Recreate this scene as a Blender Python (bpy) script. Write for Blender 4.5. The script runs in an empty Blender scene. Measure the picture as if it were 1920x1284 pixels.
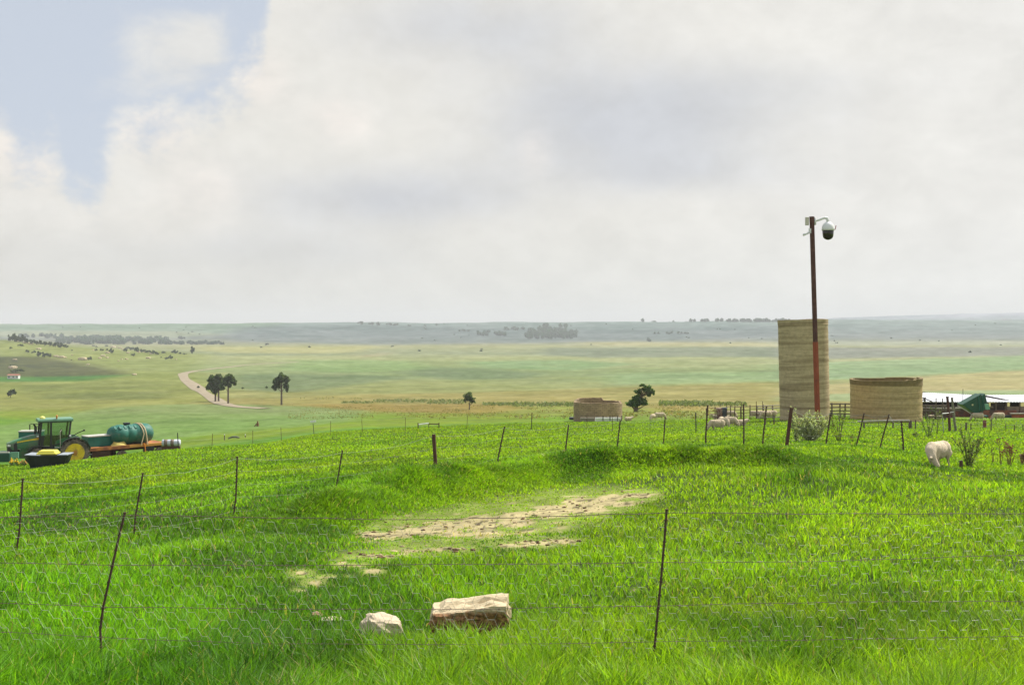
import bpy, math, random
import numpy as np
from mathutils import Vector, Matrix, Euler
R = math.radians
S = bpy.context.scene
COL = S.collection
rng = np.random.default_rng(7)
random.seed(7)

# ------------------------------------------------------------------ camera
F = 2133.0            # focal length in photograph pixels (1920 wide), horizon at y = 606
HZ = 606.0
cd = bpy.data.cameras.new('camera'); cd.sensor_width = 36; cd.lens = 40
cd.shift_y = -(642 - HZ) / 1920.0
cd.clip_start = 0.1; cd.clip_end = 40000
cam = bpy.data.objects.new('camera', cd); COL.objects.link(cam)
cam.location = (0, 0, 0); cam.rotation_euler = (R(90), 0, 0)
S.camera = cam

# ------------------------------------------------------------------ light and exposure
SUN_AZ, SUN_EL = 50.0, 52.0        # clockwise from the view direction
sd = Vector((math.sin(R(SUN_AZ)) * math.cos(R(SUN_EL)), math.cos(R(SUN_AZ)) * math.cos(R(SUN_EL)), math.sin(R(SUN_EL))))
sl = bpy.data.lights.new('sun', 'SUN'); sl.energy = 5.0; sl.angle = R(0.6); sl.color = (1.0, 0.955, 0.87)
so = bpy.data.objects.new('sun', sl); COL.objects.link(so)
so.rotation_euler = (-sd).to_track_quat('-Z', 'Y').to_euler(); so.location = (0, 0, 60)
S.view_settings.view_transform = 'Standard'; S.view_settings.look = 'None'
S.view_settings.exposure = 0.35; S.view_settings.gamma = 1.0
HAZE = 1.55e-4
LIT = 2.1            # outgoing radiance per unit albedo of level ground, used to turn seen colours into albedos
HAZE_RAD = np.array([0.60, 0.62, 0.62])
S.cycles.use_denoising = True
S.cycles.max_bounces = 8
S.cycles.transparent_max_bounces = 8

# ------------------------------------------------------------------ node helpers
class NT:
    def __init__(s, nt): s.nt = nt; nt.nodes.clear()
    def n(s, t, **k):
        nd = s.nt.nodes.new(t)
        for a, b in k.items(): setattr(nd, a, b)
        return nd
    def link(s, a, b): s.nt.links.new(a, b)
    def set(s, inp, v):
        if hasattr(v, 'is_output') or isinstance(v, bpy.types.NodeSocket): s.link(v, inp)
        elif v is not None: inp.default_value = v
    def m(s, op, a, b=None, c=None, clamp=False):
        nd = s.n('ShaderNodeMath', operation=op, use_clamp=clamp)
        s.set(nd.inputs[0], a)
        if b is not None: s.set(nd.inputs[1], b)
        if c is not None: s.set(nd.inputs[2], c)
        return nd.outputs[0]
    def mix(s, f, a, b, mode='MIX'):
        nd = s.n('ShaderNodeMix', data_type='RGBA', blend_type=mode)
        s.set(nd.inputs[0], f); s.set(nd.inputs[6], a); s.set(nd.inputs[7], b)
        return nd.outputs[2]
    def noise(s, vec, scale, detail=4, rough=0.55, dist=0.0):
        nd = s.n('ShaderNodeTexNoise'); s.set(nd.inputs['Vector'], vec)
        nd.inputs['Scale'].default_value = scale; nd.inputs['Detail'].default_value = detail
        nd.inputs['Roughness'].default_value = rough; nd.inputs['Distortion'].default_value = dist
        return nd.outputs['Fac']
    def ramp(s, f, stops):
        nd = s.n('ShaderNodeValToRGB'); s.set(nd.inputs[0], f); e = nd.color_ramp.elements
        while len(e) < len(stops): e.new(0.5)
        for q, (p, c) in zip(e, stops):
            q.position = p; q.color = tuple(c) + (1,) if len(c) == 3 else c
        return nd.outputs[0]
    def smooth(s, x, a, b):
        nd = s.n('ShaderNodeMapRange', interpolation_type='SMOOTHSTEP'); s.set(nd.inputs[0], x)
        nd.inputs[1].default_value = a; nd.inputs[2].default_value = b
        return nd.outputs[0]
    def vec(s, x, y, z):
        nd = s.n('ShaderNodeCombineXYZ')
        for i, q in enumerate((x, y, z)): s.set(nd.inputs[i], q)
        return nd.outputs[0]

def lin(c):
    c = np.asarray(c, float) / 255.0
    return np.where(c <= 0.04045, c / 12.92, ((c + 0.055) / 1.055) ** 2.4)

# ------------------------------------------------------------------ world: daylight sky with broken cloud
W = bpy.data.worlds.new('World'); S.world = W; W.use_nodes = True
t = NT(W.node_tree)
out = t.n('ShaderNodeOutputWorld'); bg = t.n('ShaderNodeBackground')
sky = t.n('ShaderNodeTexSky', sky_type='NISHITA'); sky.sun_disc = False
sky.sun_elevation = R(SUN_EL); sky.sun_rotation = R(SUN_AZ); sky.altitude = 1500; sky.dust_density = 2.0
tc = t.n('ShaderNodeTexCoord'); sx = t.n('ShaderNodeSeparateXYZ'); t.link(tc.outputs['Generated'], sx.inputs[0])
X, Y, Z = sx.outputs
az = t.m('ARCTAN2', X, Y); el = t.m('ARCSINE', Z)
def AZ(px): return (px - 960) / F
def EL(py): return (HZ - py) / F
cv = t.vec(t.m('MULTIPLY', az, 1.0), t.m('MULTIPLY', el, 1.5), 0.0)
big = t.noise(cv, 4.0, 5, 0.5, 0.3)
mid = t.noise(cv, 13.0, 7, 0.58, 0.4)
fine = t.noise(cv, 34.0, 8, 0.62, 0.2)
mixn = t.m('ADD', t.m('MULTIPLY', t.m('SUBTRACT', mid, 0.5), 0.10), t.m('MULTIPLY', t.m('SUBTRACT', fine, 0.5), 0.085))
# the height at which the cloud bank ends against the blue, for each direction round the horizon
fc = t.n('ShaderNodeFloatCurve'); cu = fc.mapping.curves[0]
pts = [(-700, 150), (-250, 330), (0, 225), (55, 232), (95, 288), (150, 292), (172, 352), (210, 350), (235, 290), (275, 232), (400, 185), (462, 135), (500, 60), (530, -120), (640, -500)]
X0, X1 = AZ(-900), AZ(700)
def cx(px): return (AZ(px) - X0) / (X1 - X0)
cu.points[0].location = (cx(-700), (606 - 150) / 1200); cu.points[1].location = (cx(640), 1106 / 1200)
for p, q in pts[1:-1]: cu.points.new(cx(p), (606 - q) / 1200)
fc.mapping.update()
ax = t.m('DIVIDE', t.m('SUBTRACT', az, X0), X1 - X0, clamp=True)
t.set(fc.inputs['Value'], ax)
edge = t.m('MULTIPLY', fc.outputs[0], 1200 / F)
diff = t.m('SUBTRACT', t.m('ADD', edge, mixn), el)
cl_a = t.smooth(diff, -0.016, 0.040)
def blob(px, py, w, h):
    a = t.m('DIVIDE', t.m('SUBTRACT', az, AZ(px)), w / F); b = t.m('DIVIDE', t.m('SUBTRACT', el, EL(py)), h / F)
    r2 = t.m('ADD', t.m('MULTIPLY', a, a), t.m('MULTIPLY', b, b))
    return t.m('EXPONENT', t.m('MULTIPLY', r2, -1.0))
def add(*a):
    r = a[0]
    for q in a[1:]: r = t.m('ADD', r, q)
    return r
def mul(a, b): return t.m('MULTIPLY', a, b)
wisp = mul(t.smooth(add(blob(330, 130, 110, 80), mul(blob(400, 110, 60, 90), .5), mul(blob(120, 190, 150, 30), .35), mul(t.m('SUBTRACT', mid, 0.5), 1.9)), 0.35, 1.15), 0.8)
cover = t.m('MAXIMUM', cl_a, wisp)
cover = t.m('MAXIMUM', cover, t.smooth(el, 0.075, 0.02))
wn = mul(t.m('SUBTRACT', mid, 0.5), 1.3)
grey = add(mul(blob(740, 375, 230, 62), 0.85), mul(blob(1190, 235, 300, 105), 0.95), mul(blob(840, 60, 330, 75), 0.55),
           mul(blob(1260, 330, 160, 40), 0.45), mul(blob(520, 480, 420, 40), 0.35), mul(blob(1500, 180, 260, 60), 0.35),
           mul(t.m('SUBTRACT', big, 0.5), 1.1))
grey = mul(t.smooth(add(grey, mul(wn, 0.35)), -0.05, 1.05), 1.0)
lit = add(mul(blob(495, 165, 60, 60), 0.7), mul(blob(640, 235, 70, 50), 0.6), mul(blob(310, 265, 70, 50), 0.6),
          mul(blob(50, 300, 70, 80), 0.6), mul(blob(130, 330, 60, 50), 0.4), mul(blob(390, 360, 90, 60), 0.5), mul(blob(1005, 290, 40, 60), 0.4),
          mul(blob(250, 430, 260, 50), 0.25))
lit = t.smooth(mul(lit, add(1.0, wn, mul(t.m('SUBTRACT', fine, 0.5), 1.5))), 0.05, 0.9)
ccol = t.mix(grey, tuple(lin((228, 226, 220))) + (1,), tuple(lin((198, 201, 207))) + (1,))
ccol = t.mix(mul(lit, 0.75), ccol, tuple(lin((238, 231, 224))) + (1,))
hor = t.smooth(el, 0.115, 0.0)
hcol = t.mix(t.smooth(az, -0.5, 0.42), tuple(lin((208, 207, 201))) + (1,), tuple(lin((228, 229, 224))) + (1,))
ccol = t.mix(mul(hor, 0.85), ccol, hcol)
right = t.smooth(az, -0.05, 0.5)
ccol = t.mix(mul(right, 0.45), ccol, tuple(lin((234, 234, 232))) + (1,))
skyc = t.mix(1.0, sky.outputs[0], (0.085, 0.085, 0.085, 1), 'MULTIPLY')
blue = t.mix(0.88, skyc, tuple(lin((201, 209, 221))) + (1,))
kc = t.m('ADD', 1.0, t.m('ADD', t.m('MULTIPLY', t.m('SUBTRACT', mid, .5), .30), t.m('MULTIPLY', t.m('SUBTRACT', fine, .5), .16)))
ccol = t.mix(1.0, ccol, t.vec(kc, kc, kc), 'MULTIPLY')
col = t.mix(cover, blue, ccol)
# higher overhead the broken cloud goes on
t.link(col, bg.inputs[0]); bg.inputs[1].default_value = 0.84
t.link(bg.outputs[0], out.inputs[0])

# ------------------------------------------------------------------ numeric helpers
def vnoise(x, y, seed=0):
    xi = np.floor(x).astype(np.int64); yi = np.floor(y).astype(np.int64)
    fx = x - xi; fy = y - yi; fx = fx * fx * (3 - 2 * fx); fy = fy * fy * (3 - 2 * fy)
    def h(a, b):
        n = (a * 374761393 + b * 668265263 + seed * 1442695041) & 0x7fffffff
        n = ((n ^ (n >> 13)) * 1274126177) & 0x7fffffff
        return ((n ^ (n >> 16)) & 0xffff) / 65535.0
    return (h(xi, yi) * (1 - fx) + h(xi + 1, yi) * fx) * (1 - fy) + (h(xi, yi + 1) * (1 - fx) + h(xi + 1, yi + 1) * fx) * fy
def fbm(x, y, o=4, seed=0):
    r = 0; a = 0.5
    for i in range(o): r = r + a * vnoise(x * 2 ** i, y * 2 ** i, seed + i * 17); a *= 0.5
    return r / (1 - 0.5 ** o)
def sst(x, a, b):
    q = np.clip((x - a) / (b - a), 0, 1); return q * q * (3 - 2 * q)
def pchip(x, y, xq):
    h = np.diff(x); dlt = np.diff(y) / h; m = np.zeros_like(y)
    m[0], m[-1] = dlt[0], dlt[-1]
    for k in range(1, len(y) - 1):
        if dlt[k - 1] * dlt[k] > 0:
            w1, w2 = 2 * h[k] + h[k - 1], h[k] + 2 * h[k - 1]
            m[k] = (w1 + w2) / (w1 / dlt[k - 1] + w2 / dlt[k])
    i = np.clip(np.searchsorted(x, xq) - 1, 0, len(x) - 2)
    tt = (xq - x[i]) / h[i]
    return ((2 * tt**3 - 3 * tt**2 + 1) * y[i] + (tt**3 - 2 * tt**2 + tt) * h[i] * m[i] + (-2 * tt**3 + 3 * tt**2) * y[i + 1] + (tt**3 - tt**2) * h[i] * m[i + 1])

# ------------------------------------------------------------------ terrain: sightline height of the ground per direction and distance
TC = [-900, 0, 130, 300, 640, 960, 1250, 1550, 1920, 2800]
TT = [
 (2.5, None, -1.75), (5, None, -2.15),
 (8.9, [1253] * 8), (11, [1180, 1179, 1178, 1176, 1174, 1168, 1165, 1165]), (15, [1085, 1082, 1078, 1070, 1062, 1050, 1040, 1035]),
 (19, [1044, 1037, 1028, 1010, 1000, 985, 970, 960]), (25, [1005, 997, 985, 962, 943, 922, 908, 908]),
 (30, [968, 958, 945, 930, 912, 888, 872, 888]), (36, [940, 933, 922, 905, 884, 858, 847, 875]),
 (45, [915, 908, 898, 874, 860, 846, 833, 856]), (60, [892, 881, 868, 846, 832, 824, 813, 829]),
 (75, [878, 866, 846, 828, 817, 811, 801, 812]), (91, [872, 869, 861, 815, 804, 798, 789, 801]),
 (120, [878, 875, 868, 806, 791, 785, 777, 783]), (160, [885, 876, 862, 797, 781, 772, 766, 769]),
 (220, [838, 824, 808, 783, 769, 760, 755, 753]), (350, [784, 774, 765, 758, 746, 740, 733, 724]),
 (600, [727, 722, 717, 713, 712, 706, 700, 692]), (1000, [680, 681, 682, 682, 679, 676, 672, 670]),
 (1300, [638, 651, 662, 669, 668, 667, 664, 661]), (1600, [648, 656, 659, 660, 660, 659, 656, 654]),
 (2200, [651, 651, 650, 649, 649, 648, 646, 643]), (2800, [642, 642, 641, 640, 640, 638, 634, 628]),
 (3300, [622, 622, 624, 625, 622, 618, 614, 612]), (3700, [608, 608, 608, 605, 603, 602, 600, 600]),
 (4500, [613, 613, 613, 611, 609, 608, 606, 606]), (6500, [614, 614, 613, 612, 611, 608, 604, 604]),
 (9000, [612, 612, 612, 611, 610, 608, 597, 587]), (12000, [615] * 8)]
_d = np.array([r[0] for r in TT], float)
_z = []
for r in TT:
    if r[1] is None: _z.append([r[2]] * 10)
    else:
        zz = [-(p - HZ) / F * r[0] for p in r[1]]; _z.append([zz[0]] + zz + [zz[-1]])
_z = np.array(_z)
LD = np.linspace(math.log(2.5), math.log(12000), 700); LP = np.linspace(-900, 2800, 300)
_a = np.array([pchip(np.log(_d), _z[:, j], LD) for j in range(10)])
GT = np.array([pchip(np.array(TC, float), _a[:, i], LP) for i in range(len(LD))])
MOUNDS = [(640, 948, 60, .28, 2.0), (720, 930, 60, .32, 2.0), (820, 912, 60, .30, 2.0), (905, 898, 50, .30, 1.8), (1035, 884, 55, .50, 1.8),
          (960, 892, 40, .35, 1.6), (1110, 868, 60, .38, 2.0), (1200, 858, 60, .45, 2.2), (1300, 852, 60, .45, 2.2), (1400, 850, 60, .35, 2.2),
          (1290, 893, 40, .30, 1.2), (1420, 905, 45, .30, 1.3), (1530, 918, 45, .32, 1.3), (1560, 905, 70, .15, 2.0), (1085, 985, 30, .13, .6), (1180, 1005, 35, .08, .6), (1660, 885, 60, .12, 2)]
def Hraw(X, Y):
    X = np.asarray(X, float); Y = np.maximum(np.asarray(Y, float), 2.5)
    px = np.clip(960 + F * X / Y, -899, 2799); l = np.clip(np.log(Y), LD[0], LD[-1] - 1e-6)
    i = (l - LD[0]) / (LD[1] - LD[0]); j = (px - LP[0]) / (LP[1] - LP[0])
    i0 = np.clip(i.astype(int), 0, len(LD) - 2); j0 = np.clip(j.astype(int), 0, len(LP) - 2); fi = i - i0; fj = j - j0
    return (GT[i0, j0] * (1 - fi) + GT[i0 + 1, j0] * fi) * (1 - fj) + (GT[i0, j0 + 1] * (1 - fi) + GT[i0 + 1, j0 + 1] * fi) * fj
_M = []
BANK = []
def bankz(X, Y):
    if not BANK: return 0.0
    best = np.full(X.shape, 1e9); sg = np.zeros(X.shape); tt_ = np.zeros(X.shape); n = len(BANK) - 1
    for i in range(n):
        (ax_, ay_), (bx_, by_) = BANK[i], BANK[i + 1]; ex, ey = bx_ - ax_, by_ - ay_; L2 = ex * ex + ey * ey
        u = np.clip(((X - ax_) * ex + (Y - ay_) * ey) / L2, 0, 1); dx, dy = X - ax_ - u * ex, Y - ay_ - u * ey
        d = np.hypot(dx, dy); k = d < best; best = np.where(k, d, best); sg = np.where(k, dy, sg); tt_ = np.where(k, (i + u) / n, tt_)
    wob = .35 * (vnoise(X * .8, Y * .8, 33) - .5); best = best + wob * (best < 3)
    w = np.where(sg < 0, .6, 2.0); a = .48 * sst(tt_, 0, .18) * (1 - sst(tt_, .9, 1)) * (.7 + .6 * vnoise(X * .5, Y * .5, 34))
    return a * np.exp(-(best / w) ** 2) - np.where(sg < 0, .12 * a * np.exp(-((best - 1.8) / 1.2) ** 2), 0)
def H(X, Y):
    X = np.asarray(X, float); Y = np.asarray(Y, float)
    z = Hraw(X, Y)
    near = sst(Y, 140, 60)
    z = z + near * (0.10 * (fbm(X * .45, Y * .45, 3, 3) - .5) + 0.05 * (vnoise(X * 1.7, Y * 1.7, 5) - .5))
    z = z + sst(Y, 60, 300) * (1 - sst(Y, 900, 1500)) * Y * 0.0016 * (fbm(X / 60, Y / 160, 3, 9) - .5) * 2
    z = z + sst(Y, 2400, 3000) * 14 * (fbm(X / 260, Y / 500, 4, 29) - .5)
    z = z + bankz(X, Y)
    for mx, my, a, r in _M: z = z + a * np.exp(-((X - mx) ** 2 + (Y - my) ** 2) / (r * r))
    return z
def hit(px, py, dmin=4.0):
    d = np.exp(np.linspace(math.log(dmin), math.log(11000), 6000))
    g = HZ - F * H((px - 960) / F * d, d) / d
    k = np.nonzero(g <= py)[0]
    k = k[0] if len(k) else len(d) - 1
    x = (px - 960) / F * d[k]
    return Vector((x, d[k], float(H(x, d[k]))))
_bk = [hit(a, b) for a, b in ((470, 1012), (560, 990), (640, 972), (720, 952), (820, 932), (905, 918), (1000, 904), (1100, 890), (1200, 880), (1320, 872), (1430, 872), (1560, 880))]
for px, py, w, a, r in MOUNDS:
    p = hit(px, py); _M.append((p.x, p.y, a * (.25 if py < 960 and px < 1440 and py != 893 else .6), r))
BANK += [(p.x, p.y) for p in _bk]
HD = np.exp(np.linspace(math.log(4.0), math.log(11000), 3600)); HP = np.arange(-900, 2804, 4.0)
HT = np.stack([HZ - F * H((q - 960) / F * HD, HD) / HD for q in HP])
def hit(px, py, dmin=4.0):
    j = min(max(int(round((px - HP[0]) / 4)), 0), len(HP) - 1); i0 = int(np.searchsorted(HD, dmin))
    k = np.nonzero(HT[j, i0:] <= py)[0]; k = i0 + (int(k[0]) if len(k) else len(HD) - 1 - i0)
    d = HD[k]
    if k > i0 and HT[j, k - 1] > py: d = HD[k - 1] + (HD[k] - HD[k - 1]) * (HT[j, k - 1] - py) / (HT[j, k - 1] - HT[j, k])
    x = (px - 960) / F * d
    return Vector((x, d, float(H(x, d))))
def G(x, y): return Vector((x, y, float(H(x, y))))
def at(px, d): return G((px - 960) / F * d, d)

# ------------------------------------------------------------------ mesh helpers
class MB:
    def __init__(s): s.v = []; s.f = []
    def add(s, v, f):
        o = len(s.v); s.v += [tuple(q) for q in v]; s.f += [tuple(i + o for i in q) for q in f]; return s
    def box(s, c, size, rot=None, taper=1.0, bev=0.0):
        hx, hy, hz = [q / 2 for q in size]; vs = []
        for z in (-1, 1):
            k = taper if z > 0 else 1.0
            for x, y in ((-1, -1), (1, -1), (1, 1), (-1, 1)): vs.append(Vector((x * hx * k, y * hy * k, z * hz)))
        m = rot if rot is not None else Matrix.Identity(3)
        return s.add([m @ v + Vector(c) for v in vs], [(0, 3, 2, 1), (4, 5, 6, 7), (0, 1, 5, 4), (1, 2, 6, 5), (2, 3, 7, 6), (3, 0, 4, 7)])
    def tube(s, pts, rad, n=6, cap=True):
        pts = [Vector(p) for p in pts]; N = len(pts)
        if not hasattr(rad, '__len__'): rad = [rad] * N
        vs = []; up = None
        for i, p in enumerate(pts):
            d = (pts[min(i + 1, N - 1)] - pts[max(i - 1, 0)]).normalized()
            if up is None: up = Vector((0, 0, 1)) if abs(d.z) < .9 else Vector((1, 0, 0))
            a = d.cross(up).normalized(); b = a.cross(d).normalized(); up = b
            for k in range(n):
                th = 2 * math.pi * k / n; vs.append(p + (a * math.cos(th) + b * math.sin(th)) * rad[i])
        fs = []
        for i in range(N - 1):
            for k in range(n):
                k2 = (k + 1) % n; fs.append((i * n + k, i * n + k2, (i + 1) * n + k2, (i + 1) * n + k))
        if cap: fs.append(tuple(range(n - 1, -1, -1))); fs.append(tuple((N - 1) * n + k for k in range(n)))
        return s.add(vs, fs)
    def lathe(s, prof, n=32, c=(0, 0, 0), axis='Z', closed=False):
        vs = []
        for r, h in prof:
            for k in range(n):
                th = 2 * math.pi * k / n; a, b = r * math.cos(th), r * math.sin(th)
                v = {'Z': (a, b, h), 'Y': (a, h, b), 'X': (h, a, b)}[axis]
                vs.append((v[0] + c[0], v[1] + c[1], v[2] + c[2]))
        fs = []; L = len(prof)
        for i in range(L if closed else L - 1):
            j = (i + 1) % L
            for k in range(n):
                k2 = (k + 1) % n; fs.append((i * n + k, i * n + k2, j * n + k2, j * n + k))
        if not closed: fs.append(tuple(range(n - 1, -1, -1))); fs.append(tuple((L - 1) * n + k for k in range(n)))
        return s.add(vs, fs)
    def prism(s, poly, y0, y1, axis='Y'):
        n = len(poly); vs = []
        for y in (y0, y1):
            for a, b in poly: vs.append({'Y': (a, y, b), 'X': (y, a, b), 'Z': (a, b, y)}[axis])
        return s.add(vs, [tuple(range(n)), tuple(range(2 * n - 1, n - 1, -1))] + [(k, n + k, n + (k + 1) % n, (k + 1) % n) for k in range(n)])
    def ell(s, c, r, n=16, m=10, rot=None):
        vs = []; c = Vector(c); rt = rot or Matrix.Identity(3)
        for i in range(m + 1):
            ph = math.pi * i / m
            for k in range(n):
                th = 2 * math.pi * k / n
                vs.append(rt @ Vector((r[0] * math.sin(ph) * math.cos(th), r[1] * math.sin(ph) * math.sin(th), r[2] * math.cos(ph))) + c)
        fs = [(i * n + k, (i + 1) * n + k, (i + 1) * n + (k + 1) % n, i * n + (k + 1) % n) for i in range(m) for k in range(n)]
        return s.add(vs, fs)
    def build(s, name, mat, parent=None, smooth=False, world=False, bev=0.0):
        me = bpy.data.meshes.new(name)
        o = Vector(parent.location) if (world and parent is not None) else Vector((0, 0, 0))
        me.from_pydata([tuple(Vector(v) - o) for v in s.v], [], s.f); me.validate()
        if smooth: me.polygons.foreach_set('use_smooth', [True] * len(me.polygons))
        if mat: me.materials.append(mat)
        ob = bpy.data.objects.new(name, me); COL.objects.link(ob)
        if parent is not None: ob.parent = parent
        if bev:
            b = ob.modifiers.new('bevel', 'BEVEL'); b.width = bev; b.segments = 2; b.limit_method = 'ANGLE'; b.angle_limit = R(40)
        return ob
def fastmesh(name, v, quads=None, tris=None, mat=None, parent=None, col=None, smooth=False):
    v = np.asarray(v, np.float32).reshape(-1, 3); me = bpy.data.meshes.new(name)
    lp = []; ls = []; st = 0
    if quads is not None and len(quads): lp.append(np.asarray(quads).ravel()); ls.append(np.full(len(quads), 4))
    if tris is not None and len(tris): lp.append(np.asarray(tris).ravel()); ls.append(np.full(len(tris), 3))
    lp = np.concatenate(lp).astype(np.int32); ls = np.concatenate(ls).astype(np.int32)
    me.vertices.add(len(v)); me.vertices.foreach_set('co', v.ravel())
    me.loops.add(len(lp)); me.loops.foreach_set('vertex_index', lp)
    me.polygons.add(len(ls)); me.polygons.foreach_set('loop_start', np.concatenate([[0], np.cumsum(ls)[:-1]]).astype(np.int32))
    try: me.polygons.foreach_set('loop_total', ls)
    except Exception: pass
    if smooth: me.polygons.foreach_set('use_smooth', np.ones(len(ls), bool))
    if col is not None:
        a = me.color_attributes.new('Col', 'FLOAT_COLOR', 'POINT')
        c = np.ones((len(v), 4), np.float32); c[:, :3] = col; a.data.foreach_set('color', c.ravel())
    me.update(calc_edges=True)
    if mat: me.materials.append(mat)
    ob = bpy.data.objects.new(name, me); COL.objects.link(ob)
    if parent is not None: ob.parent = parent
    return ob
def tag(o, label, cat, group=None, kind=None):
    if label: o['label'] = label
    if cat: o['category'] = cat
    if group: o['group'] = group
    if kind: o['kind'] = kind
    return o
def empty(name, loc, rz=0.0, label=None, cat=None, group=None):
    e = bpy.data.objects.new(name, None); COL.objects.link(e); e.location = loc; e.rotation_euler = (0, 0, rz); e.empty_display_size = .2
    return tag(e, label, cat, group)
def dup(o, loc=None, rz=None, sc=None, label=None, group=None):
    r = o.copy(); COL.objects.link(r)
    if loc is not None: r.location = loc
    if rz is not None: r.rotation_euler = (r.rotation_euler[0], r.rotation_euler[1], rz)
    if sc is not None: r.scale = (sc, sc, sc) if not hasattr(sc, '__len__') else sc
    if label: r['label'] = label
    if group: r['group'] = group
    for ch in [q for q in bpy.data.objects if q.parent == o]:
        c = ch.copy(); COL.objects.link(c); c.parent = r
        for g in [q for q in bpy.data.objects if q.parent == ch]:
            h = g.copy(); COL.objects.link(h); h.parent = c
    return r

# ------------------------------------------------------------------ materials
def mat(name, c=(.5, .5, .5), rough=.7, metal=0.0, var=0.25, scale=8.0, c2=None, c2amt=.5, bump=0.0, bscale=30.0, spec=.4, detail=5):
    m = bpy.data.materials.new(name); m.use_nodes = True; t = NT(m.node_tree)
    o = t.n('ShaderNodeOutputMaterial'); p = t.n('ShaderNodeBsdfPrincipled'); tc = t.n('ShaderNodeTexCoord')
    n1 = t.noise(tc.outputs['Object'], scale, detail)
    k = t.m('ADD', t.m('MULTIPLY', t.m('SUBTRACT', n1, .5), var * 2.5), 1.0)
    cc = t.mix(1.0, tuple(c) + (1,), t.vec(k, k, k), 'MULTIPLY')
    if c2 is not None:
        n2 = t.noise(tc.outputs['Object'], scale * .6, 6, .65)
        cc = t.mix(t.smooth(n2, .62 - c2amt * .3, .68 - c2amt * .1), cc, tuple(c2) + (1,))
    t.link(cc, p.inputs['Base Color']); p.inputs['Roughness'].default_value = rough; p.inputs['Metallic'].default_value = metal
    p.inputs['Specular IOR Level'].default_value = spec
    if bump:
        b = t.n('ShaderNodeBump'); b.inputs['Strength'].default_value = bump; b.inputs['Distance'].default_value = .05
        t.link(t.noise(tc.outputs['Object'], bscale, 6, .6), b.inputs['Height']); t.link(b.outputs[0], p.inputs['Normal'])
    t.link(p.outputs[0], o.inputs[0]); return m
def leafmat(name, c=None, trans=.35, rough=.6, tint=(1.15, 1.25, .5), spec=.25):
    m = bpy.data.materials.new(name); m.use_nodes = True; t = NT(m.node_tree)
    o = t.n('ShaderNodeOutputMaterial'); p = t.n('ShaderNodeBsdfPrincipled'); tr = t.n('ShaderNodeBsdfTranslucent'); mx = t.n('ShaderNodeMixShader')
    a = t.n('ShaderNodeVertexColor', layer_name='Col').outputs[0]
    if c is not None: a = t.mix(1.0, a, tuple(c) + (1,), 'MULTIPLY')
    t.link(a, p.inputs['Base Color']); p.inputs['Roughness'].default_value = rough; p.inputs['Specular IOR Level'].default_value = spec
    t.link(t.mix(1.0, a, tuple(tint) + (1,), 'MULTIPLY'), tr.inputs[0]); mx.inputs[0].default_value = trans
    t.link(p.outputs[0], mx.inputs[1]); t.link(tr.outputs[0], mx.inputs[2]); t.link(mx.outputs[0], o.inputs[0]); return m
M_grass = leafmat('grass_blades', trans=.45, rough=.5, tint=(1.25, 1.25, .35), spec=.3)
M_leaf = leafmat('foliage', trans=.42)
M_bark = mat('bark', (.13, .10, .075), .9, bump=.4)
M_rust = mat('rusty_steel', (.10, .045, .03), .85, var=.5, scale=25, bump=.2)
M_rustdark = mat('dark_post_steel', (.085, .048, .036), .8, var=.5, scale=25)
M_wirerust = mat('barbed_wire', (.13, .085, .07), .7, var=.6, scale=6)
M_galv = mat('galvanised_wire', (.30, .32, .26), .7, var=.3)
M_wood = mat('weathered_wood', (.13, .095, .075), .9, var=.4, scale=6, bump=.3)
M_woodpale = mat('pale_timber', (.42, .38, .32), .85, var=.3, scale=6)
M_black = mat('black_plastic', (.022, .025, .028), .45, var=.3)
M_rubber = mat('dusty_rubber', (.22, .175, .14), .9, var=.45, scale=6, c2=(.09, .075, .065), c2amt=.7)
M_dark = mat('dark_metal', (.03, .03, .028), .6, var=.3)
M_green = mat('tractor_green', (.03, .15, .05), .38, var=.3, scale=2.5, c2=(.08, .13, .06), c2amt=.5, spec=.5)
M_yellow = mat('tractor_yellow', (.80, .58, .03), .45, var=.2, scale=3, c2=(.45, .28, .06), c2amt=.4)
M_teal = mat('teal_paint', (.015, .14, .11), .4, var=.3, scale=3)
M_white = mat('white_paint', (.78, .78, .76), .5, var=.08)
M_roof = mat('pale_sheet_roof', (.56, .57, .61), .6, var=.12, scale=1.5)

# ------------------------------------------------------------------ ground colour, field by field, with cloud shade painted into some darker patches
def inpoly(px, py, poly):
    r = np.zeros(px.shape, bool); n = len(poly)
    for i in range(n):
        x1, y1 = poly[i]; x2, y2 = poly[(i + 1) % n]
        if y1 == y2: continue
        c = ((y1 > py) != (y2 > py)) & (px < (x2 - x1) * (py - y1) / (y2 - y1) + x1); r ^= c
    return r
ROWC = [(586, (196, 199, 205)), (598, (180, 188, 190)), (602, (166, 178, 172)), (612, (158, 170, 166)), (632, (158, 166, 162)), (642, (168, 172, 152)), (650, (184, 186, 146)),
        (662, (163, 172, 138)), (672, (180, 186, 138)), (690, (160, 174, 122)), (705, (152, 168, 118)), (720, (166, 174, 116)), (735, (162, 168, 108)),
        (748, (174, 168, 104)), (762, (166, 160, 92)), (775, (152, 168, 75)), (792, (125, 170, 45)), (900, (110, 165, 30))]
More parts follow.
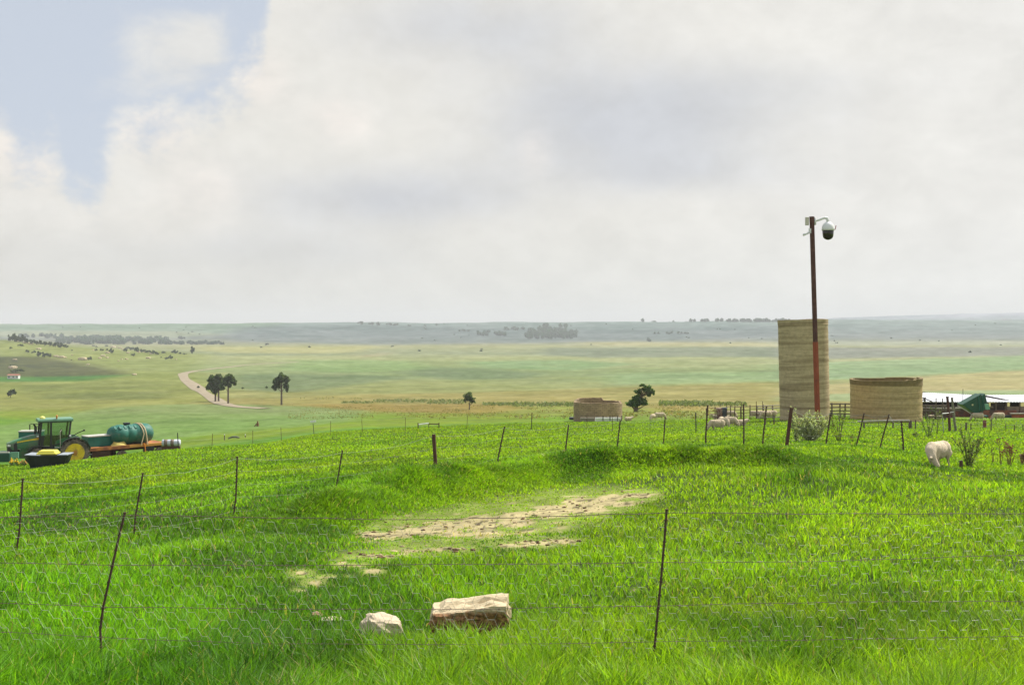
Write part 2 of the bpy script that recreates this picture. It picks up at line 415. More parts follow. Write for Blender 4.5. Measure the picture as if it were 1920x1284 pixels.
FIELDS_SHADE = [((165, 182, 162), [(-900, 600), (560, 600), (420, 625), (300, 632), (-900, 632)]),
 ((184, 188, 166), [(-900, 619), (330, 621), (420, 628), (300, 634), (-900, 626)]),
 ((148, 158, 156), [(430, 612), (700, 612), (1100, 618), (1500, 610), (1500, 630), (1150, 640), (700, 646), (430, 640)]),  # grey ridge slope, cloud shade painted into its colour
 ((200, 197, 142), [(360, 650), (700, 649), (640, 662), (420, 662), (360, 657)]),
 ((198, 194, 150), [(1050, 641), (1300, 642), (1460, 641), (1460, 648), (1300, 650), (1100, 646)]),
 ((146, 156, 136), [(1000, 652), (1460, 650), (1460, 668), (1100, 670), (1000, 664)]),
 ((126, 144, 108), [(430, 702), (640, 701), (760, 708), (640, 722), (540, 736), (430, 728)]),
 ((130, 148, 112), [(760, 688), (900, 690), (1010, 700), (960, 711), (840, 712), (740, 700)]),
 ((150, 178, 118), [(540, 674), (760, 676), (800, 690), (640, 699), (500, 693)]),
 ((150, 180, 130), [(860, 678), (1060, 674), (1180, 682), (1060, 694), (900, 690)]),
 ((174, 164, 100), [(560, 742), (860, 736), (1460, 715), (1460, 752), (900, 754), (560, 752)]),
 ((176, 166, 106), [(1450, 735), (1650, 735), (1650, 758), (1450, 758)]),
 ((158, 184, 132), [(1130, 700), (1460, 696), (1460, 713), (1130, 722)]),
 ((205, 190, 138), [(1450, 728), (1700, 706), (2800, 640), (2800, 700), (1960, 735), (1700, 735), (1450, 742)]),
 ((164, 188, 140), [(1450, 742), (1700, 733), (1960, 730), (1960, 752), (1450, 752)]),
 ((162, 188, 144), [(1450, 682), (1700, 672), (1800, 671), (2800, 620), (2800, 645), (1700, 703), (1450, 716)]),
 ((190, 190, 150), [(1450, 674), (1700, 668), (1710, 673), (1450, 681)]),
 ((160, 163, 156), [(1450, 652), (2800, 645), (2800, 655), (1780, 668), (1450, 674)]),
 ((190, 195, 172), [(1450, 640), (2800, 638), (2800, 645), (1450, 648)]),
 ((160, 168, 96), [(-900, 690), (380, 697), (400, 752), (180, 764), (-900, 800)]),
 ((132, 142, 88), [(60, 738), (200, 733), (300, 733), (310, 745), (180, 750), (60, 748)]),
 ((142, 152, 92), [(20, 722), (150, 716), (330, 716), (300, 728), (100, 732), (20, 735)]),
 ((142, 168, 110), [(-900, 900), (-900, 820), (0, 795), (180, 764), (300, 757), (430, 757), (560, 762), (680, 769), (650, 790), (400, 813), (200, 840)]),
 ((160, 170, 106), [(-900, 636), (0, 636), (130, 648), (240, 655), (380, 664), (345, 700), (200, 702), (100, 700), (-900, 700)]),
 ((98, 102, 80), [(-900, 668), (30, 668), (100, 672), (200, 693), (230, 702), (150, 706), (-900, 708)]),  # shaded hillside, the shade painted into the ground colour
 ((84, 142, 78), [(-900, 708), (90, 706), (230, 702), (150, 714), (-900, 722)]),
 ((174, 150, 84), [(540, 757), (900, 757), (990, 764), (900, 776), (690, 771)]),
 ((178, 160, 90), [(1220, 758), (1330, 758), (1330, 770), (1220, 770)]),
 ((196, 186, 130), [(380, 698), (412, 698), (396, 712)]), ((200, 188, 130), [(425, 730), (455, 740), (428, 743)]),
 ((196, 186, 130), [(600, 703), (625, 701), (622, 705)]), ((200, 186, 140), [(662, 745), (742, 750), (740, 753)]), ((190, 170, 120), [(465, 754), (485, 754), (480, 757)]),
 ((190, 170, 140), [(664, 667), (712, 660), (718, 661), (680, 670)]), ((200, 185, 140), [(1036, 683), (1047, 683), (1042, 690)]),
 ((150, 168, 52), [(200, 842), (400, 813), (650, 790), (800, 776), (1000, 774), (1000, 790), (640, 802), (420, 828), (300, 845)])]
DIRT = [(700, 1000, 30, 9), (760, 996, 60, 16), (830, 990, 60, 18), (900, 983, 60, 22), (970, 975, 60, 24), (1030, 962, 60, 22), (1090, 950, 55, 18), (1150, 938, 50, 12), (1200, 929, 35, 7),
        (700, 1042, 50, 6), (770, 1034, 55, 8), (840, 1030, 55, 7), (1000, 1018, 50, 7), (1050, 1014, 40, 6), (950, 1022, 40, 5), (700, 1070, 20, 4), (565, 1074, 22, 5), (590, 1093, 22, 5), (560, 1108, 16, 3.5), (620, 1082, 40, 3), (660, 1060, 40, 4), (640, 1055, 20, 4)]
def proj(X, Y, Z):
    return 960 + F * X / Y, HZ - F * Z / Y
_o = np.random.default_rng(5)
OFFS = [(float(a) * 26, float(b) * 1.1) for a, b in _o.normal(size=(18, 2))]
def dirtmask(X, Y, px, py):
    m = np.zeros(px.shape)
    for a, b, w, h in DIRT: m = np.maximum(m, np.exp(-((px - a) / w) ** 2 - ((py - b) / h) ** 2))
    n = fbm(X * 1.3, Y * 1.3, 4, 41)
    n5 = fbm(X * 5, Y * 5, 3, 43)
    return sst(m + (n - .5) * 1.2 + (n5 - .5) * .7, .40, .72) * (Y < 60)
def unhaze(c, d):
    T = np.exp(-HAZE * d)[:, None]
    return np.clip((c - (1 - T) * HAZE_RAD) / (LIT * T), .012, .75)
def groundcol(X, Y, Z):
    px, py = proj(X, Y, Z)
    wob = 2.2 * (fbm(px / 40, py / 9, 3, 51) - .5); q = py + wob
    ppx = px + 14 * (fbm(px / 30 + 9, py / 5, 3, 52) - .5)
    ys = np.array([r[0] for r in ROWC], float); cs = np.array([r[1] for r in ROWC], float)
    st = (fbm(px / 260, py / 7, 4, 61) - .5) * 22
    qq = q + st * sst(py, 645, 680)
    c = np.stack([np.interp(qq, ys, cs[:, k]) for k in range(3)], 1)
    for colr, poly in FIELDS_SHADE:
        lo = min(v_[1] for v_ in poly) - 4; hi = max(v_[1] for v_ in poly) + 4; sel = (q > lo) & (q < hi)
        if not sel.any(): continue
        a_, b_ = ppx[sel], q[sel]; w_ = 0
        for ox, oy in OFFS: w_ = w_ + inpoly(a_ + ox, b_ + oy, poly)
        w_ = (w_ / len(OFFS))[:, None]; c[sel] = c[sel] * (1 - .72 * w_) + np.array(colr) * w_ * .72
    s = (fbm(px / 90, py / 3.2, 4, 71) - .5)[:, None] * np.array([26, 20, 22]) + (fbm(px / 14, py / 2.2, 3, 72) - .5)[:, None] * 26
    c = c + s * 1.1
    a = unhaze(lin(np.clip(c, 5, 250)), Y)
    # close ground under the grass
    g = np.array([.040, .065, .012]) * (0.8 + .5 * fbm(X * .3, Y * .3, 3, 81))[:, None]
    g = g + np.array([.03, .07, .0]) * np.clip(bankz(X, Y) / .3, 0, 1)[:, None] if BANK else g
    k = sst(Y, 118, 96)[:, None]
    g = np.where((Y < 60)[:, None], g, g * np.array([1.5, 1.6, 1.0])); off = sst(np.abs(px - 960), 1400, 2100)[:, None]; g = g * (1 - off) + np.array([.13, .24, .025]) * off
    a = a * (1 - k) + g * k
    tr = np.zeros(px.shape)
    for a_, b_, w_, h_ in DIRT: tr = np.maximum(tr, np.exp(-((px - a_) / (w_ * 1.6)) ** 2 - ((py - b_) / (h_ * 2.4)) ** 2))
    tr = (sst(tr, .15, .8) * (Y < 60))[:, None]; a = a * (1 - tr) + np.array([.20, .25, .05]) * (.6 + .8 * fbm(X * 3, Y * 3, 3, 95))[:, None] * tr
    dm = dirtmask(X, Y, px, py)[:, None]
    soil = np.array([.42, .355, .18]) * (0.55 + .8 * fbm(X * 3, Y * 3, 3, 91))[:, None]
    n = fbm(X * 6, Y * 6, 3, 93)[:, None]
    soil = soil * (1 - .72 * sst(n, .60, .72))
    return a * (1 - dm) + soil * dm

# ------------------------------------------------------------------ ground sheet
pys = np.concatenate([np.exp(np.linspace(math.log(3.0), math.log(60), 300)), np.exp(np.linspace(math.log(60), math.log(400), 230))[1:],
                      1 / np.linspace(1 / 400, 1 / 2400, 240)[1:], np.linspace(2400, 3900, 150)[1:], np.exp(np.linspace(math.log(3900), math.log(11900), 70))[1:]])
cols = np.concatenate([np.linspace(-5400, -300, 60), np.linspace(-300, 2220, 800)[1:], np.linspace(2220, 7300, 60)[1:]])
NR, NCc = len(pys), len(cols)
PX, DD = np.meshgrid(cols, pys)
GX = (PX - 960) / F * DD; GY = DD
GZ = H(GX.ravel(), GY.ravel()).reshape(GX.shape)
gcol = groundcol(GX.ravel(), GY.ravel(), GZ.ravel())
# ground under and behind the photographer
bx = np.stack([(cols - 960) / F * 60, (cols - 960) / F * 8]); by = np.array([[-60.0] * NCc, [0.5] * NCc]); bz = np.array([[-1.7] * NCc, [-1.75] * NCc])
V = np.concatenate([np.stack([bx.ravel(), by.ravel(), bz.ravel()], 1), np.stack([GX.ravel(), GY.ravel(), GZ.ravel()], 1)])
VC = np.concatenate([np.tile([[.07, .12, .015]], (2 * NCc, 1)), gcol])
nr = NR + 2
idx = np.arange(nr * NCc).reshape(nr, NCc)
Q = np.stack([idx[:-1, :-1], idx[:-1, 1:], idx[1:, 1:], idx[1:, :-1]], -1).reshape(-1, 4)
m = bpy.data.materials.new('ground'); m.use_nodes = True; t = NT(m.node_tree)
o = t.n('ShaderNodeOutputMaterial'); p = t.n('ShaderNodeBsdfPrincipled'); vc = t.n('ShaderNodeVertexColor', layer_name='Col')
tc = t.n('ShaderNodeTexCoord')
n1 = t.noise(tc.outputs['Object'], 1.2, 12, .72); n2 = t.noise(tc.outputs['Object'], .03, 9, .7)
n3 = t.noise(tc.outputs['Object'], .16, 5, .8)
k = t.m('ADD', t.m('MULTIPLY', t.m('SUBTRACT', n1, .5), .9), t.m('ADD', t.m('ADD', t.m('MULTIPLY', t.m('SUBTRACT', n2, .5), 1.1), t.m('MULTIPLY', t.m('SUBTRACT', n3, .5), .9)), 1.0))
t.link(t.mix(1.0, vc.outputs[0], t.vec(k, k, k), 'MULTIPLY'), p.inputs['Base Color']); p.inputs['Roughness'].default_value = .95
p.inputs['Specular IOR Level'].default_value = .1
b = t.n('ShaderNodeBump'); b.inputs['Strength'].default_value = .5; b.inputs['Distance'].default_value = .06; t.link(t.noise(tc.outputs['Object'], 5, 8, .7), b.inputs['Height'])
t.link(b.outputs[0], p.inputs['Normal']); t.link(p.outputs[0], o.inputs[0])
ground = fastmesh('ground', V, quads=Q, mat=m, col=VC, smooth=True); ground['kind'] = 'structure'
ground['label'] = 'rolling farmland from the near pasture to the hazy ridge'

# gravel road winding down past the three pines
RD = [(560, 678.5, 1.6), (510, 681, 2), (470, 683.5, 2.6), (430, 688, 3.5), (390, 692.5, 5), (358, 697, 9), (343, 702, 13), (346, 710, 17), (362, 722, 19), (380, 735, 20), (398, 746, 19), (418, 757, 16), (450, 763, 12), (500, 766, 8)]
rp = np.array(RD, float); tt = np.linspace(0, len(RD) - 1, 90); ti = np.arange(len(RD))
rc = np.stack([pchip(ti.astype(float), rp[:, k], tt) for k in range(3)], 1)
cen = [hit(a, b, 250) for a, b, w in rc]
vs = []; fs = []
for i, c in enumerate(cen):
    d = (cen[min(i + 1, len(cen) - 1)] - cen[max(i - 1, 0)]); d.z = 0; d.normalize(); nrm = Vector((-d.y, d.x, 0))
    w = (2.4 + .3 * math.sin(i * .37)) * (1 + .25 * (i > 30) * (i < 60))
    for k in range(7):
        q = c + nrm * (k / 6 - .5) * 2 * w; q.z = float(H(q.x, q.y)) + .22 - .1 * abs(k - 3) / 3; vs.append(tuple(q))
    if i:
        for k in range(6): fs.append((i * 7 - 7 + k, i * 7 - 6 + k, i * 7 + k + 1, i * 7 + k))
road = MB().add(vs, fs).build('road', mat('gravel_road', (.27, .22, .145), .95, var=.35, scale=.25), None, True)
road['kind'] = 'structure'; road['label'] = 'pale gravel road curving down the hillside past the pines'

# ------------------------------------------------------------------ pasture grass
ROCKS = [(-.42, 10.75, .5), (-1.22, 10.6, .3), (-1.85, 11.0, .25)]
def gh(X, Y, px, py):          # blade height
    h = np.interp(Y, [6, 11, 20, 32, 50, 90], [.17, .135, .11, .12, .12, .11])
    h = h * (0.6 + .8 * fbm(X * .8, Y * .8, 3, 101)) * (1 + (.9 * vnoise(X * 4.2, Y * 4.2, 103) - .45) * sst(Y, 34, 18))
    for rx, ry, rw in ROCKS: h = h * (1 - .78 * np.exp(-((X - rx) / rw) ** 4 - ((Y - ry + .45) / .6) ** 4))
    for (mx, my, a, r) in _M: h = h * (1 + .5 * min(a * 6, 1.0) * np.exp(-((X - mx) ** 2 + (Y - my) ** 2) / (r * r * .8)))
    # trodden band round the bare soil
    m = np.zeros(px.shape)
    for a, b, w, hh in DIRT: m = np.maximum(m, np.exp(-((px - a) / (w * 1.5)) ** 2 - ((py - b) / (hh * 2.4)) ** 2))
    h = h * (1 - .66 * sst(m, .12, .7))
    front = sst(py, 1170, 1215) * (1 - .5 * sst(px, 500, 250))
    h = h * (1 + .5 * front)
    bk = bankz(X, Y); bk = np.clip(bk / .5, 0, 1); h = h * (1 + .9 * bk * sst(vnoise(X * 1.1, Y * 1.1, 161), .3, .7))
    return np.clip(h, .03, .42)
def grass(N, d0, d1, seed, pw, bank=False):
    g = np.random.default_rng(seed)
    u = g.random(N); a = 1 - pw
    Y = (d0 ** a + u * (d1 ** a - d0 ** a)) ** (1 / a)
    px = np.where(g.random(N) < .80, g.uniform(-170, 2090, N), np.where(g.random(N) < .5, g.uniform(-1050, -170, N), g.uniform(2090, 2970, N))); X = (px - 960) / F * Y
    if bank:
        k_ = g.integers(0, len(BANK) - 1, N); f_ = g.random(N); B_ = np.array(BANK)
        X = B_[k_, 0] * (1 - f_) + B_[k_ + 1, 0] * f_ + g.normal(0, .5, N); Y = B_[k_, 1] * (1 - f_) + B_[k_ + 1, 1] * f_ + g.normal(-.35, .65, N); px = 960 + F * X / Y
    X = X + g.normal(0, 1, N) * .02
    Z = H(X, Y); px, py = proj(X, Y, Z)
    dm = dirtmask(X, Y, px, py); dens = fbm(X * 2.3, Y * 2.3, 2, 111)
    keep = (g.random(N) > dm * .9) & (g.random(N) < .35 + 1.2 * dens)
    X, Y, Z, px, py = [q[keep] for q in (X, Y, Z, px, py)]; n = len(X)
    h = gh(X, Y, px, py) * g.uniform(.55, 1.25, n)
    w = np.maximum(.0052, Y * .00054) * g.uniform(.7, 1.4, n)
    # lean: a shared drift plus each blade's own
    th = g.uniform(0, 2 * np.pi, n) ; bend = g.uniform(.15, .95, n) * h
    wx = .35 * (fbm(X * .9, Y * .9, 2, 121) - .4) ; wy = .35 * (fbm(X * .9 + 50, Y * .9, 2, 122) - .5)
    dx = np.cos(th) * bend + wx * h; dy = np.sin(th) * bend + wy * h
    rt = g.uniform(0, 2 * np.pi, n); sx_, sy_ = np.cos(rt) * w, np.sin(rt) * w * .6
    sx_ = np.where(np.abs(sx_) < w * .45, w * .45 * np.sign(sx_ + 1e-9), sx_)
    P = np.stack([X, Y, Z - .015], 1); W_ = np.stack([sx_, sy_, 0 * w], 1)
    D = np.stack([dx, dy, 0 * h], 1); U = np.stack([0 * h, 0 * h, h], 1)
    v = np.stack([P - W_, P + W_, P + .55 * U + .28 * D - W_ * .85, P + .55 * U + .28 * D + W_ * .85, P + U * (1 - .25 * (bend / h) ** 2)[:, None] + D], 1)
    k = np.arange(n)[:, None] * 5
    quads = k + np.array([[0, 1, 3, 2]]); tris = k + np.array([[2, 3, 4]])
    A = np.array([.19, .395, .018]); B = np.array([.36, .51, .026]); C = np.array([.05, .155, .018]); DRY = np.array([.38, .34, .16])
    f1 = np.clip(g.random(n) * .6 + (fbm(X * .22, Y * .22, 3, 131) - .25) * .9, 0, 1)[:, None]
    c = A * (1 - f1) + B * f1
    lf = (sst(px, 1150, 250) * .55 * (Y < 40))[:, None]; c = c * (1 - lf) + np.array([.11, .34, .014]) * lf
    f2 = (sst(fbm(X * .5, Y * .35, 3, 141), .48, .68) * .8 * (.35 + .65 * sst(Y, 70, 30)))[:, None] + .2 * g.random((n, 1)) ; c = c * (1 - f2 * .75) + C * f2 * .75
    tall = sst(h, .26, .45)[:, None]; c = c * (1 - tall * .5) + C * tall * .5
    md = np.clip(bankz(X, Y) / .45, 0, 1) * .8  # blades darkened for dark tufts and to paint the bank face's shade
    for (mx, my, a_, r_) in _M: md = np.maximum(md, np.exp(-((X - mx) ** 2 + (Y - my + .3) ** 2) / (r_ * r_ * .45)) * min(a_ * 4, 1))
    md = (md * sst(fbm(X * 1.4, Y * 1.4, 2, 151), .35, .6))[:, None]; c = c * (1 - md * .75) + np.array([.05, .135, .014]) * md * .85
    dry = (g.random(n) < .015 + .55 * sst(dirtmask(X, Y, px, py), 0, .5))[:, None]; c = np.where(dry, DRY, c)
    c = c * g.uniform(.45, 1.6, (n, 1)) * (1 + (.55 * fbm(X * .35, Y * .35, 3, 171) - .28) * sst(Y, 90, 30))[:, None]
    straw = (g.random(n) < .026 * (Y < 32))[:, None]; c = np.where(straw, np.array([.42, .42, .16]) * g.uniform(.6, 1.2, (n, 1)), c)
    # the rough grass beyond the mown part turns yellower
    yl = sst(Y, 60, 110)[:, None] * .35; c = c * (1 - yl) + np.array([.19, .27, .03]) * yl
    cc = np.repeat(c[:, None, :], 5, 1)
    return v.reshape(-1, 3), quads, tris, cc.reshape(-1, 3)
for N, d0, d1, sd_, pw, nm, lb in ((100000, 6.0, 60, 3, 1.5, 'grass', 'taller dark grass on the bank behind the bare soil, face shade painted in'), (370000, 6.0, 34, 1, 1.5, 'grass', 'lush green pasture grass around the front wire fence'), (270000, 34, 112, 2, 1.5, 'grass', 'green pasture grass running back to the pens and silos')):
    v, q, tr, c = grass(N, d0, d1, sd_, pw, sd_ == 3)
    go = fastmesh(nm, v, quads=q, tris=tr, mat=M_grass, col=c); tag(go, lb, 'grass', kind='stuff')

# ------------------------------------------------------------------ foliage helpers
def quads_at(P, size, nrm_up=0.2, aspect=1.0, seed=0):
    g = np.random.default_rng(seed); n = len(P)
    a = g.normal(size=(n, 3)); a /= np.linalg.norm(a, axis=1)[:, None]
    b = g.normal(size=(n, 3)); b -= a * (a * b).sum(1)[:, None]; b /= np.linalg.norm(b, axis=1)[:, None]
    s = (size * g.uniform(.6, 1.4, n))[:, None]
    a = a * s * aspect; b = b * s
    v = np.stack([P - a - b * .5, P + a * .2 - b, P + a + b * .3, P - a * .3 + b], 1).reshape(-1, 3)
    q = np.arange(n)[:, None] * 4 + np.array([[0, 1, 2, 3]])
    return v, q
def lobepts(lobes, seed=0):
    g = np.random.default_rng(seed); out = []
    for (cx, cy, cz, rx, ry, rz, n) in lobes:
        u = g.normal(size=(n, 3)); u /= np.linalg.norm(u, axis=1)[:, None]
        r = g.random(n) ** .45
        # break the lobe into sprays
        k = max(5, n // 40); c = g.normal(size=(k, 3)); c /= np.linalg.norm(c, axis=1)[:, None]
        c *= (g.random(k) ** .4)[:, None] * .8
        w = g.integers(0, k, n); p = c[w] + u * (r * .34)[:, None]
        out.append(p * np.array([rx, ry, rz]) + np.array([cx, cy, cz]))
    return np.concatenate(out)
def foliage(name, lobes, size, c, parent, seed=0, cvar=.35, aspect=1.0, mt=None):
    P = lobepts(lobes, seed); v, q = quads_at(P, size, seed=seed, aspect=aspect)
    g = np.random.default_rng(seed + 5); n = len(P)
    cc = np.array(c)[None] * (1 + cvar * (g.random((n, 1)) * 2 - 1)) * (1 + .25 * (g.random((n, 3)) - .5))
    return fastmesh(name, v, quads=q, mat=mt or M_leaf, col=np.repeat(cc, 4, 0), parent=parent)
def limbs(trunk, branches, n=7):
    b = MB(); b.tube(trunk[0], trunk[1], n)
    for p, r in branches: b.tube(p, r, 5)
    return b

# ------------------------------------------------------------------ the three pines by the road
def pine(px, py, h, lobes, seed, label, lean=0.0, second=None):
    base = hit(px, py, 250); s = base.y / F
    e = empty('pine_tree', base, 0, label, 'tree', 'tall pines beside the gravel road')
    tr = [(0, 0, -.3), (lean * .4, 0, h * .45 * s), (lean, 0, h * .9 * s)]
    br = []
    g = random.Random(seed)
    for (cx, cz, rx, rz, n) in lobes:
        st = (lean * .6, 0, max(h * .35, cz * .72) * s); br.append(([st, ((cx * .5) * s, g.uniform(-1, 1), cz * .9 * s), (cx * s, g.uniform(-1.5, 1.5), cz * s)], [.13, .08, .04]))
    limbs((tr, [.34, .26, .1]), br).build('trunk', M_bark, e)
    foliage('crown', [(cx * s, 0, cz * s, rx * s, rx * s * .9, rz * s, n) for (cx, cz, rx, rz, n) in lobes], .34, (.115, .155, .075), e, seed, cvar=.5)
    return e
pine(404, 753, 50, [(-4, 41, 10, 9, 900), (5, 43, 8, 9, 700), (-9, 27, 8, 10, 700), (-2, 22, 8, 8, 500), (6, 30, 8, 9, 600), (1, 34, 9, 9, 500)], 3, 'bushy dark pine closest to the bend of the gravel road')
pine(410, 753, 42, [(5, 33, 7, 7, 500), (-1, 38, 6, 6, 300), (4, 24, 6, 6, 200)], 4, 'slim dark pine squeezed between two bigger pines')
pine(428, 757, 59, [(0, 50, 11, 9, 800), (-7, 41, 8, 8, 600), (9, 42, 7, 8, 600), (1, 36, 7, 6, 300), (-11, 31, 5, 6, 250)], 5, 'round-topped pine with a bare trunk beside the bushy pine')
pine(528, 759, 61, [(1, 51, 11, 9, 900), (10, 47, 7, 9, 500), (-9, 42, 8, 9, 700), (-13, 34, 5, 8, 400), (9, 33, 5, 9, 450), (-3, 36, 6, 5, 150)], 6, 'lone pine standing apart in the field with a long bare trunk')

# small tree in the rough grass
b = hit(880, 768, 120); s = b.y / F
e = empty('small_tree', b, 0, 'small round-headed tree with a crooked trunk in rough grass', 'tree')
limbs(([(0, 0, -.2), (.1 * s, 0, 5 * s), (1 * s, 0, 16 * s), (-1 * s, 0, 26 * s)], [.16, .12, .09, .04]),
      [([(.3 * s, 0, 8 * s), (5 * s, .1, 12 * s), (9 * s, .2, 15 * s)], [.07, .05, .03]), ([(0, 0, 9 * s), (-5 * s, -.2, 20 * s)], [.06, .03])]).build('trunk', M_bark, e)
foliage('crown', [(-2 * s, 0, 26 * s, 10 * s, 9 * s, 8 * s, 900), (3 * s, 0, 19 * s, 9 * s, 8 * s, 6 * s, 600), (-6 * s, 0, 18 * s, 6 * s, 6 * s, 5 * s, 250), (9 * s, 0, 15 * s, 4 * s, 4 * s, 3 * s, 120)], .11, (.11, .16, .065), e, 11, cvar=.5)

# wind-bent tree beside the low brick tank
b = hit(1192, 772, 120); s = b.y / F
e = empty('gnarled_tree', b, 0, 'gnarled tree with a dense lower skirt and half-bare top', 'tree')
g = random.Random(4); br = [([(0, 0, 2 * s), (-8 * s, 0, 12 * s), (-14 * s, 0, 15 * s)], [.16, .1, .05]), ([(1 * s, 0, 4 * s), (10 * s, 0, 8 * s), (18 * s, 0, 14 * s)], [.13, .08, .04]),
     ([(1 * s, 0, 8 * s), (13 * s, .2, 30 * s), (30 * s, .3, 34 * s)], [.12, .07, .02]), ([(2 * s, 0, 10 * s), (12 * s, 0, 33 * s), (20 * s, 0, 50 * s)], [.15, .09, .03]), ([(2 * s, 0, 2 * s), (12 * s, -.3, 3 * s), (18 * s, -.4, 1 * s)], [.07, .05, .03])]
for i in range(46):
    a = g.uniform(-.9, 1.25); r0 = g.uniform(12, 24); z0 = g.uniform(18, 36)
    x1 = 13 + math.sin(a) * r0; z1 = 32 + math.cos(a) * r0 * .9 if g.random() < .5 else z0
    br.append(([(13 * s, 0, 30 * s), ((13 + (x1 - 13) * .6) * s, g.uniform(-.6, .6), (30 + (z1 - 30) * .6 + 1) * s), (min(x1, 39) * s, g.uniform(-1, 1), min(z1, 53) * s)], [.035, .022, .01]))
limbs(([(0, 0, -.2), (0, 0, 5 * s), (3 * s, 0, 16 * s), (9 * s, 0, 30 * s), (13 * s, 0, 44 * s)], [.42, .3, .22, .14, .05]), br).build('trunk', mat('gnarled_bark', (.13, .095, .07), .9), e)
foliage('crown', [(-4 * s, 0, 17 * s, 15 * s, 14 * s, 8 * s, 2000), (12 * s, 0, 19 * s, 13 * s, 12 * s, 8 * s, 1500), (2 * s, 0, 26 * s, 10 * s, 10 * s, 7 * s, 800), (2 * s, 0, 38 * s, 9 * s, 9 * s, 6 * s, 450),
                  (22 * s, 0, 42 * s, 12 * s, 10 * s, 10 * s, 1100), (14 * s, 0, 50 * s, 7 * s, 7 * s, 4 * s, 250), (30 * s, 0, 34 * s, 7 * s, 7 * s, 9 * s, 120), (26 * s, 0, 33 * s, 6 * s, 6 * s, 6 * s, 300)], .10, (.11, .18, .06), e, 12, cvar=.5)

# ------------------------------------------------------------------ far shrubs, trees, boulders and woods
shr = []
for sdx in (21, 22, 23):
    e = empty('shrub', (0, 0, 0), 0)
    foliage('crown', [(0, 0, .5, .5, .5, .45, 160), (.3, 0, .35, .3, .35, .3, 60), (-.28, 0, .4, .3, .3, .3, 60)], .085, (.06, .09, .045), e, sdx, cvar=.5)
    MB().tube([(0, 0, -.2), (0.03, 0, .5)], [.04, .02], 5).build('trunk', M_bark, e); shr.append(e)
used = [False] * 3
def shrub(px, py, w, h, label, group, i=None, dmin=500, cat='shrub'):
    i = random.randrange(3) if i is None else i
    b = hit(px, py, dmin); s = b.y / F
    o = shr[i] if not used[i] else dup(shr[i]); used[i] = True
    o.location = b; o.rotation_euler = (0, 0, random.uniform(0, 6)); o.scale = (w * s * .95, w * s * .95, h * s * 1.08)
    tag(o, label, cat, group); return o
gl = 'dark bushes dotted over the distant grassy hillside'
for px, py, w, h in [(52, 662, 8, 8), (61, 663, 6, 5), (84, 670, 14, 12), (93, 670, 10, 9), (73, 669, 11, 13), (135, 658, 4, 3), (134, 676, 3, 3), (168, 676, 9, 9), (40, 650, 12, 6), (180, 658, 6, 5), (191, 658, 8, 5), (201, 657, 6, 4),
                     (209, 662, 9, 10), (200, 650, 8, 4), (175, 650, 6, 4), (250, 668, 9, 7), (235, 660, 8, 8), (306, 662, 12, 3), (312, 674, 8, 5), (320, 673, 9, 8), (302, 671, 4, 3), (372, 728, 6, 5), (455, 757, 5, 4), (500, 756, 5, 6),
                     (580, 652, 6, 4), (500, 648, 8, 6), (735, 651, 7, 4)]:
    shrub(px, py, w, h, 'small dark bush dotting the distant grassy hillside', gl)
for px, py, w, h in [(19, 640, 10, 16), (27, 640, 12, 17), (36, 641, 12, 14), (43, 641, 12, 16), (52, 643, 14, 12), (62, 645, 15, 12), (72, 646, 15, 11), (83, 648, 14, 11), (93, 649, 14, 12), (104, 650, 14, 12), (114, 651, 13, 10), (124, 651, 9, 7)]:
    shrub(px, py + 1, w, h, 'dark tree in the belt along the crest of the left hill', 'trees along the crest of the left hill', cat='tree')
for px, py, w, h in [(238, 655, 12, 8), (248, 657, 13, 9), (257, 659, 13, 10), (267, 660, 13, 8), (277, 661, 12, 7), (287, 663, 12, 8), (295, 664, 9, 5), (328, 662, 12, 8), (338, 663, 8, 4), (346, 664, 9, 4)]:
    shrub(px, py + 1, w, h, 'bush in the hedge line running down towards the pale field', 'hedge line below the rocky hill')
shrub(361, 664, 10, 9, 'tall narrow tree at the end of the hedge line', None, 0, cat='tree').scale.z *= 2.0
for px, py, w, h in [(20, 745, 20, 20), (24, 690, 12, 8), (30, 699, 30, 9), (20, 655, 6, 6)]:
    shrub(px, py, w, h, 'dark tree at the foot of the left hillside', 'trees at the foot of the left hillside', 1, 400, 'tree')
for px, py, w, h, lb in [(677, 610, 12, 10, 'leftmost of the round trees on the far ridge line'), (697, 611, 11, 9, 'second round tree along the far ridge line'), (709, 611, 9, 9, 'small tree beside the second tree on the far ridge'),
                         (731, 611, 12, 7, 'low spreading tree on the far ridge line'), (741, 611, 13, 6, 'low tree touching the spreading tree on the ridge')]:
    shrub(px, py, w, h, lb, 'trees on the far ridge line', None, 3000, 'tree')
for px, py, w, h in [(768, 612, 9, 4), (797, 612, 5, 4), (819, 611, 7, 6), (862, 622, 8, 5), (870, 622, 8, 6), (878, 622, 6, 5)]:
    shrub(px, py, w, h, 'tiny hazy bush just below the far ridge line', 'bushes on the far ridge slope', None, 2500)
def woods(label, spec, seed, name='woods'):
    g = np.random.default_rng(seed); P = []
    for (a, b, y0, y1, h, n, dm) in spec:
        for i in range(n):
            px = g.uniform(a, b); py = y0 + (y1 - y0) * g.random(); p = hit(px, py, dm); s = p.y / F
            hh = h * s * g.uniform(.6, 1.25); k = 60
            u = g.normal(size=(k, 3)); u /= np.linalg.norm(u, axis=1)[:, None]; u *= (g.random(k) ** .4)[:, None]
            P.append(np.array(p)[None] + np.array([0, 0, hh * .5]) + u * np.array([hh * .5, hh * .5, hh * .55]))
    P = np.concatenate(P); v, q = quads_at(P, 2.2, seed=seed); c = np.array([.05, .105, .065]) * g.uniform(.6, 1.4, (len(P), 1))
    o = fastmesh(name, v, quads=q, mat=M_leaf, col=np.repeat(c, 4, 0)); return tag(o, label, 'woods', kind='stuff')
